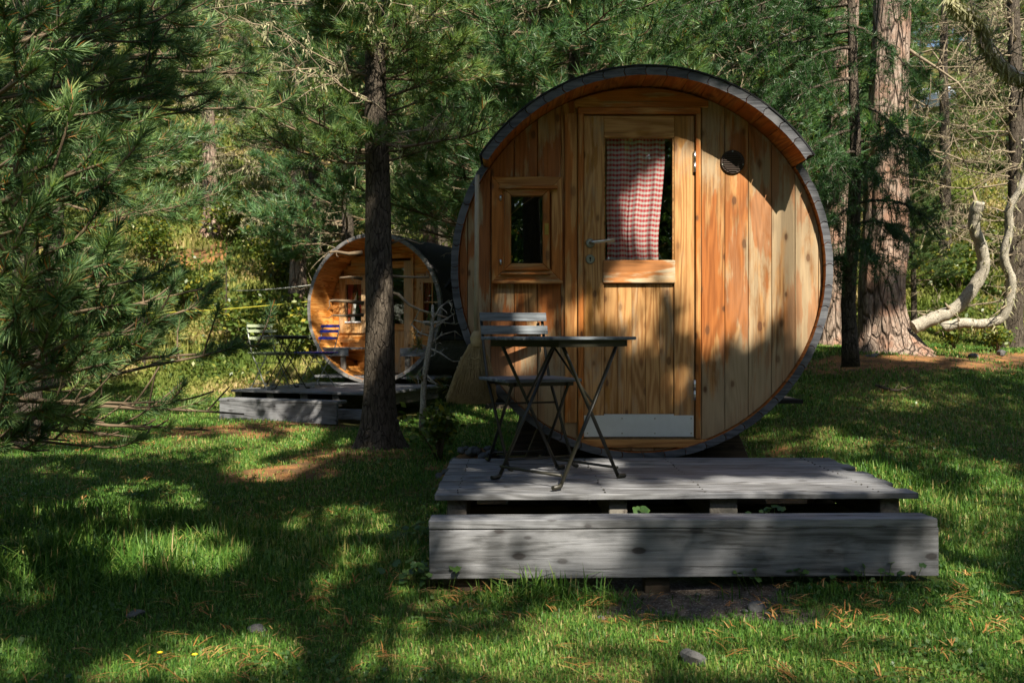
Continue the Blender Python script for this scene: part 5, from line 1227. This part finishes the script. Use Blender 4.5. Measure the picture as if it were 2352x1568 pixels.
# ------------------------------------------------------------------ far cabin and its things
TH = R(-20); ct, st_ = math.cos(TH), math.sin(TH)
FO = np.array([-1.92, 12.9, 0.0])
def fl(x, y, z=0.0): return (FO[0]+x*ct-y*st_, FO[1]+x*st_+y*ct, z)
def far_cabin():
    rng = random.Random(5); zc = 1.36
    t = thing('barrel_cabin', 'far barrel cabin with an open porch, sunlit orange boards and black roof', 'cabin', fl(0, 0), TH)
    mb = MB(); staves(mb, 0, 2*math.pi, 58, .985, 1.035, 0, 3.3, zc, rng); mb.build('side_staves', [M['far_pine_y'], M['far_rim']], t)
    mb = MB(); arc_shell(mb, R(-22), R(202), 1.037, 1.046, .05, 3.32, zc, 60)
    for sx in (-1, 1):
        a = R(-22) if sx > 0 else R(202); x, z = 1.04*math.cos(a), zc+1.04*math.sin(a)
        mb.prism([(x, z), (x+sx*.07, z-.05), (x+sx*.075, z-.035), (x, z+.03)][::(1 if sx < 0 else -1)], .06, 3.3)
    mb.build('roof_cover', M['bitumen'], t)
    mb = MB(); rows = np.arange(zc-.98, zc+.98, .125)
    holes = [(-.34, .34, .45, 2.13), (-.80, -.45, 1.14, 1.74), (.45, .80, 1.14, 1.74)]
    for z0 in rows:
        z1 = min(z0+.1235, zc+.979); zm = (z0+z1)/2; hwid = math.sqrt(max(.98**2-(zm-zc)**2, 0)); xs = [-hwid]
        r = rng.random(); segs = [(-hwid, hwid)]
        for h in holes:
            if h[2]-.06 < zm < h[3]+.06:
                ns = []
                for a, b in segs:
                    if h[0] <= a and b <= h[1]: continue
                    if b <= h[0] or a >= h[1]: ns.append((a, b)); continue
                    if a < h[0]: ns.append((a, h[0]))
                    if b > h[1]: ns.append((h[1], b))
                segs = ns
        for a, b in segs: mb.box(a, b, .60, .63, z0, z1, r)
    mb.build('porch_wall', M['far_pine'], t, .003)
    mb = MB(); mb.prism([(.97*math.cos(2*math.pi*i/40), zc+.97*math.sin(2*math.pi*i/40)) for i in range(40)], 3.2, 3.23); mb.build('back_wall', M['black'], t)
    mb = MB(); mb.box(-.93, .93, .02, .6, .40, .43, .3); mb.build('porch_floor', M['deck'], t)
    d = bpy.data.objects.new('door', None); COL.objects.link(d); d.parent = t
    mb = MB(); mb.box(-.30, -.19, .58, .62, .45, 2.05, .2); mb.box(.19, .30, .58, .62, .45, 2.05, .6); e = np.linspace(-.189, .189, 5)
    for i in range(4): mb.box(e[i], e[i+1]-.002, .59, .615, .45, 1.05, rng.random())
    mb.build('door_leaf', M['far_pine_z'], d, .002)
    mb = MB(); mb.box(-.19, .19, .581, .62, 1.95, 2.05, .4); mb.box(-.19, .19, .579, .62, 1.05, 1.15, .4); mb.build('door_rail', M['far_pine'], d, .002)
    mb = MB(); mb.box(-.19, .19, .60, .604, 1.15, 1.95); mb.build('door_glass', M['glass'], d)
    mb = MB(); mb.box(-.345, -.302, .57, .63, .44, 2.09, .1); mb.box(.302, .345, .57, .63, .44, 2.09, .5); mb.build('door_frame', M['far_pine_z'], t, .002)
    mb = MB(); mb.box(-.345, .345, .568, .63, 2.09, 2.15, .5); mb.build('door_head', M['far_pine'], t, .002)
    for cx in (-.625, .625):
        w = bpy.data.objects.new('window', None); COL.objects.link(w); w.parent = t
        mb = MB(); mb.box(cx-.235, cx-.13, .575, .62, 1.02, 1.86, .3); mb.box(cx+.13, cx+.235, .575, .62, 1.02, 1.86, .7); mb.box(cx-.13, cx+.13, .574, .62, 1.02, 1.17, .5); mb.box(cx-.13, cx+.13, .574, .62, 1.73, 1.86, .9); mb.build('frame', M['far_pine_z'], w, .003)
        mb = MB(); mb.box(cx-.13, cx+.13, .56, .60, 1.17, 1.19); mb.build('sill', M['white'], w)
        mb = MB(); mb.box(cx-.13, cx+.13, .612, .615, 1.19, 1.73); mb.build('pane', M['glass'], w)
        if cx > 0:
            mb = MB(); mb.box(cx-.008, cx+.008, .600, .611, 1.19, 1.73); mb.box(cx-.13, cx-.009, .601, .611, 1.45, 1.465); mb.box(cx+.009, cx+.13, .601, .611, 1.45, 1.465); mb.build('muntin', M['far_pine_z'], w)
        # gathered red curtains inside
        mb = MB(); n = 14
        for s in ((-1, 1) if cx > 0 else (-1, 1)):
            v = []
            for i in range(n+1):
                u = i/n; xx = cx+s*(.13-.10*u); v += [(cx+s*(.13-.03*u), .65+.012*math.sin(u*18), 1.19), (xx, .65+.012*math.sin(u*18), 1.73)]
            mb.poly(v, [(2*i, 2*i+2, 2*i+3, 2*i+1) for i in range(n)], .3)
        mb.build('window_curtain', M['red'], w)
        mb = MB(); mb.box(cx-.3, cx+.3, .90, .91, 1.0, 1.9); mb.build('unlit_room_panel', M['black'], w)  # black panel stands in for the unlit room behind the window
    mb = MB(); mb.poly([(-.70, .64, 1.19), (-.64, .64, 1.19), (-.60, .645, 1.62), (-.66, .645, 1.5)], [(0, 1, 2, 3)]); mb.build('white_curtain', M['white'], t)
    for s in (-1, 1):
        b = bpy.data.objects.new('porch_bench', None); COL.objects.link(b); b.parent = t
        x0, x1 = sorted((s*.40, s*.88)); mb = MB()
        for k in range(4): mb.box(x0, x1-.0 if s < 0 else x1, .06+k*.13, .06+k*.13+.12, .79, .815, rng.random())
        mb.box(x0, x1, .04, .058, .70, .815, .4); mb.build('bench_seat', M['deck'], b, .003)
        mb = MB(); xl = s*.50; mb.box(xl-.035, xl+.035, .062, .10, .43, .789, .3); mb.build('bench_leg', M['deck_y'], b, .003)
    mb = MB(); arc = lambda x: zc-math.sqrt(1.04**2-x*x); xs = np.linspace(-.5, .5, 9)
    for y in (.2, 2.6): mb = MB(); mb.prism([(-.7, -.1), (.7, -.1), (.66, .14)]+[(x, arc(x)) for x in xs[::-1]]+[(-.66, .14)], y, y+.1); mb.build('cradle', M['dark_beam'], t)
    # deck, step
    k = thing('wooden_deck', 'small grey plank deck in front of the far cabin', 'deck', fl(0, -1.0), TH)
    mb = MB(); ys = np.linspace(-.95, .93, 14)
    for i in range(13): mb.box(-.87+rng.uniform(-.02, .02), 1.12+rng.uniform(-.02, .02), ys[i]+.004, ys[i+1]-.004, .305, .335, rng.random())
    mb.build('deck_boards', M['deck'], k, .003)
    for x in (-.80, -.35, .12, .55, 1.0):
        mb = MB(); mb.box(x-.05, x+.05, -.90, .88, .16, .304, rng.random()); mb.build('joist', M['deck_y'], k, .004)
    for x in (.25, 1.0):
        mb = MB(); mb.box(x-.08, x+.08, -.86, -.70, -.05, .159, rng.random()); mb.build('support_post', M['dark_beam'], k, .004)
    mb = MB(); mb.box(.3, 1.1, -.945, -.905, .02, .14, .4); mb.build('lower_beam', M['deck'], k, .003)
    s = thing('wooden_step', 'grey timber step before the far deck, dappled with light', 'step', fl(.02, -2.24), TH)
    mb = MB(); mb.box(-.76, .80, -.10, -.06, .0, .225, .3); mb.build('step_riser', M['deck'], s, .003)
    mb = MB(); mb.box(-.77, .81, -.105, .12, .227, .257, .7); mb.build('step_tread', M['deck'], s, .003)
    for x in (-.6, .6):
        mb = MB(); mb.box(x-.05, x+.05, -.058, .1, -.05, .226, .5); mb.build('step_block', M['dark_beam'], s)
far_cabin()
bistro_chair('pale green metal folding chair on the far deck', M['palegreen'], M['greymetal'], (-3.03, 11.75, .335), R(50), 3, False)
bistro_chair('bright blue metal folding chair on the far deck', M['blue'], M['greymetal'], (-2.50, 12.0, .335), R(-42), 3, False)
bistro_table('small dark slatted folding table between the green and blue chairs', M['slat'], M['iron'], (-2.79, 11.55, .335), R(35), .50, .44)

def rope(name, label, pts, r, mat):
    b = np.array(pts[0]); t = MB(); P = [np.array(p)-b for p in pts]
    t.tube(P, r, 6); o = t.build(name, mat); o.location = b; tag(o, label, 'rope')
e = np.array(fl(-1.04, .4, 1.5)); q = at(150, 722, 15.0); pts = [e+(q-e)*s+np.array([0, 0, -.06*4*s*(1-s)]) for s in np.linspace(0, 1, 14)]
rope('guy_line', 'thin yellow line strung from the far cabin out to the left', pts, .007, M['rope'])
e = np.array(fl(-1.04, 1.2, 1.85)); q = at(540, 668, 17.0); pts = [e+(q-e)*s+np.array([0, 0, -.04*4*s*(1-s)]) for s in np.linspace(0, 1, 9)]
rope('guy_line', 'thin grey line above the yellow one, beside the far cabin', pts, .009, M['greyrope'])

# ------------------------------------------------------------------ parked car far up the hill
def car():
    D = 37.0; p = at(2140, 252, D); x, y = p[0], p[1]; z = float(gz(x, y))-.02
    t = thing('parked_car', 'pale car parked far up the hill, glimpsed between the branches', 'car', (x, y, z), R(70))
    t.scale = (.85,)*3
    prof = [(-2.0, .35), (2.0, .35), (2.05, .62), (1.95, .80), (1.15, .92), (.55, 1.38), (-1.05, 1.42), (-1.75, .98), (-2.0, .92), (-2.08, .6)]
    me = bpy.data.meshes.new('body'); bm = bmesh.new(); rows = []
    for yy, sc, in ((-.84, .0), (-.80, 1), (.80, 1), (.84, .0)):
        rows.append([bm.verts.new((px*(.985 if sc == 0 else 1), yy*(.82 if pz > 1.2 else 1), pz if sc else pz*.97+.02)) for px, pz in prof])
    n = len(prof)
    for a, b in zip(rows[:-1], rows[1:]):
        for i in range(n): bm.faces.new((a[i], a[(i+1) % n], b[(i+1) % n], b[i]))
    bm.faces.new(rows[0][::-1]); bm.faces.new(rows[-1]); bmesh.ops.recalc_face_normals(bm, faces=bm.faces); bm.to_mesh(me); bm.free()
    link('body', me, M['carbody'], t)
    for s in (-1, 1):
        for pts in ([(.98, .93), (.5, 1.32), (-.15, 1.34), (-.15, .95)], [(-.22, .95), (-.22, 1.34), (-.98, 1.36), (-1.5, .99)]):
            mb = MB(); v = [(px, s*(.842-.14*max(0, (pz-.93)/.45)+.006), pz) for px, pz in pts]; v += [(a, b-s*.01, c_) for a, b, c_ in v]
            mb.poly(v, [(0, 1, 2, 3), (7, 6, 5, 4), (0, 4, 5, 1), (1, 5, 6, 2), (2, 6, 7, 3), (3, 7, 4, 0)]); mb.build('window', M['cargl'], t)
        for xx in (-1.25, 1.3):
            mb = MB(); mb.tube([(xx, s*.66, .32), (xx, s*.86, .32)], .32, 22); o = mb.build('wheel', M['tyre'], t)
            mb = MB(); mb.tube([(xx, s*.861, .32), (xx, s*.872, .32)], .19, 18); mb.build('rim', M['greymetal'], o)
car()

# ------------------------------------------------------------------ stones, plants, twigs
def rock(name, label, p, sz, seed, group=None, flat=.65):
    rng = np.random.default_rng(seed); bm = bmesh.new(); bmesh.ops.create_icosphere(bm, subdivisions=3, radius=1)
    dirs = nrm(rng.normal(size=(9, 3))); lim = .62+.33*rng.random(9)
    for v in bm.verts:
        c_ = np.array(v.co)
        for d, l in zip(dirs, lim):
            q = c_@d
            if q > l: c_ = c_-d*(q-l)*.9
        c_ = c_*(1+.05*math.sin(7*c_[0]+seed)+.04*math.sin(9*c_[1]+5*c_[2])); v.co = c_*np.array([1, .8+.3*((seed*37) % 10)/10, flat])*sz
    me = bpy.data.meshes.new(name); bm.to_mesh(me); bm.free()
    o = link(name, me, M['rock']); o.location = p; o.rotation_euler = (rng.random()*.5, rng.random()*.5, rng.random()*6); return tag(o, label, 'stone', group)
pile = [(1048, 998, .062), (1085, 1030, .05), (1062, 1040, .038), (1110, 1020, .045), (1130, 1035, .042), (1030, 1045, .035), (1098, 1005, .036), (1120, 1000, .03), (1008, 1038, .03), (1075, 1012, .035), (1140, 1012, .038), (1045, 1028, .03), (1150, 1042, .03), (1020, 1018, .025)]
for i, (px, py, s_) in enumerate(pile):
    D = 5.95+.22*((i*7) % 5)/5; x = (px-CX)/F*D; lab = 'grey stone in the low heap at the left rear corner of the near deck'
    if i == 0: lab = 'largest rounded stone, topping the heap behind the near deck'
    zg = float(gz(x, D)); zz = zg+.03
    rock('stone', lab, (x, D, zg+s_*.3), s_, i, 'stones heaped behind the near deck')
for i, (px, py, s_, lab) in enumerate([(1592, 1524, .055, 'dark grey stone half sunk in the grass near the bottom edge'), (1740, 1402, .036, 'pale stone on the bare earth before the step'), (1765, 1416, .020, 'small pebble beside the pale stone before the step'), (1712, 1408, .017, 'tiny pale pebble on the bare earth left of the pale stone'), (1602, 1368, .016, 'pebble on dark bare earth below the step'), (1382, 1424, .016, 'lone whitish pebble in the grass below the step'), (590, 1452, .033, 'flat grey stone in the shaded grass at lower left'), (310, 1420, .035, 'flat stone in the dark grass at far lower left'), (1908, 1300, .02, 'pale pebble in the bare earth right of centre'), (2000, 826, .09, 'rounded stone at the foot of the big larch')]):
    D = None
    g_ = gpt(px, py) if i != 9 else at(2000, 826, 10.0)
    if i == 8: continue
    rock('stone', lab, (g_[0], g_[1], g_[2]+s_*.25), s_, 40+i, None, .55)

def shrub(name, label, p, w, h, n, leafsz, mat, seed, cat='shrub', group=None, stems=9):
    rng = np.random.default_rng(seed); t = thing(name, label, cat, tuple(p), 0, group)
    mb = MB(); tips = []
    for i in range(stems):
        e = np.array([rng.normal(0, w*.45), rng.normal(0, w*.45), h*(.55+.5*rng.random())]); m_ = e*.5+np.array([0, 0, h*.12]); mb.tube([(0, 0, -.02), m_, e], [.008, .006, .003], 5); tips += [m_*.9+e*.1, (m_+e)/2, e]
    mb.build('stems', M['twig'], t); tips = np.array(tips)
    P = tips[rng.integers(0, len(tips), n)]+rng.normal(0, 1, (n, 3))*np.array([w*.22, w*.22, h*.13]); P = P[P[:, 2] > .01]
    V, Q, r = leaf_quads(P, leafsz*(.6+.7*rng.random(len(P))), rng, 1.0, .62)
    link('foliage', np_mesh('foliage', V, None, Q, None, r), mat, t); return t
def gp(px, D): return np.array([(px-CX)/F*D, D, float(gz((px-CX)/F*D, D))])
shrub('leafy_shrub', 'bright yellow-green leafy shrub under the broom', gp(1012, 7.4), .20, .40, 600, .055, M['leaf'], 1, stems=14)
0 and shrub('leafy_shrub', 'low leafy shrub at the foot of the dead sapling', gp(945, 7.2), .16, .28, 300, .05, M['leaf'], 2)
sl_sh = [(720, 15.4, 1.0, .9, 'yellow-green bush on the slope at the left of the far cabin roof'), (560, 16.0, .9, .7, 'low bush on the slope behind the green chair'), (430, 17.5, 1.0, .9, 'bush on the sunlit slope beside the near pine boughs'), (640, 18.5, 1.2, 1.0, 'broad bush on the slope under the lichen-draped pine'), (350, 19.5, 1.2, 1.0, 'pale bush high on the sunlit slope at left'), (520, 20.5, 1.0, 1.0, 'bush high on the sunlit slope near the reddish trunk'),
         (2200, 17.0, 1.0, .8, 'yellow leafy bush on the slope between the bent trunks'), (2110, 22.0, 1.2, 1.1, 'golden bush behind the dead branches right of the big larch'), (2300, 18.5, 1.0, .7, 'bush on the slope by the right border'), (2190, 11.2, .45, .35, 'leafy plant under the thick bent trunk'), (2290, 11.0, .40, .28, 'grassy leafy plant at the right border below the bent trunks'), (1905, 15.0, .9, .8, 'bush glimpsed between the near cabin and the larches')]
for i, (px, D, w, h, lab) in enumerate(sl_sh): shrub('leafy_shrub', lab, gp(px, D), w*.55, h, 1300 if D > 12 else 500, .09 if D > 12 else .055, M['leaf'], 20+i)

def weeds(label, px, py, n, spread, seed, sz=.017):
    rng = np.random.default_rng(seed); g_ = gpt(px, py); t = thing('weed_plant', label, 'plant', tuple(g_))
    mb = MB(); VV, TT, rr = [], [], []; b = 0
    for i in range(n):
        e = np.array([rng.normal(0, spread), rng.normal(0, spread*.8), .03+.07*rng.random()]); mb.tube([(e[0]*.8, e[1]*.8, -.01), e], [.0016, .0012], 4)
        nn = nrm(np.array([rng.normal(0, .4), rng.normal(-.3, .4), 1.0])); a = nrm(np.cross(nn, rng.normal(size=3))); c_ = np.cross(nn, a); k = 11; s_ = sz*(.7+.6*rng.random())
        ring = [e+(a*math.cos(q)+c_*math.sin(q))*s_*(1+.16*math.sin(5*q))*(0.45 if j in (0,) else 1)-nn*s_*.12*math.cos(2*q) for j, q in enumerate(np.linspace(0, 2*math.pi, k, endpoint=False))]
        VV += [e]+ring; TT += [(b, b+1+j, b+1+(j+1) % k) for j in range(k)]; rr += [rng.random()]*k; b += k+1
    mb.build('stems', M['leaf'], t); link('leaves', np_mesh('leaves', np.array(VV), np.array(TT), None, np.array(rr), None), M['clover'], t)
weeds('clump of lobed leaves in a sunny spot at the left end of the step', 985, 1350, 60, .085, 1)
weeds('dark leafy weeds along the left side of the step', 940, 1260, 70, .10, 2, .014)
weeds('low leafy weeds hugging the middle of the step', 1680, 1330, 60, .09, 3, .014)
weeds('low leafy weeds under the right half of the step', 1800, 1335, 60, .1, 4, .013)
weeds('leafy weeds at the right end of the step', 2000, 1335, 50, .09, 5, .013)
weeds('single bright leaf tuft poking up behind the step', 1474, 1200, 7, .02, 6, .022)
weeds('small leafy sprig in the dark gap under the deck', 1760, 1195, 16, .045, 7, .014)
for q in [o for o in COL.objects if o.get('label', '').startswith(('single bright', 'small leafy sprig'))]:
    q.location = at(1474 if 'single' in q['label'] else 1765, 1178, 3.89); q.location.z = .19
def flower(px, py, label, seed):
    g_ = gpt(px, py); t = thing('yellow_flower', label, 'flower', tuple(g_)); mb = MB(); mb.tube([(0, 0, 0), (.004, 0, .05)], .0012, 5); mb.build('stem', M['clover'], t)
    mb = MB()
    for i in range(10):
        a = i*.628; c_, s_ = .55*math.cos(a), .55*math.sin(a); mb.poly([(.004, 0, .05), (.004+.012*c_-.004*s_, .012*s_+.004*c_, .056), (.004+.018*c_, .018*s_, .055), (.004+.012*c_+.004*s_, .012*s_-.004*c_, .056)], [(0, 1, 2, 3)])
    mb.build('petals', M['petal'], t)
flower(444, 1548, 'small yellow flower in the grass at the bottom edge', 1)
flower(364, 1543, 'second yellow flower, left of the other at the bottom edge', 2)
bent('fallen_branch', 'thin dark fallen branch lying in the grass right of the near cabin', [(2010, 884), (2040, 893), (2065, 896), (2095, 886)], [.012, .012, .010, .006], 8.6, 'branch', M['bark_dark'], 14, 5, .07)
for px, py, D in ((2300, 806, 10.3), (2235, 815, 10.1)):
    rock('stone', 'pale stone on the needle bank at the right border' if px > 2280 else 'pale stone on the needle bank below the thin bent trunk', tuple(at(px, py, D)+np.array([0, 0, -.02])), .06, px)
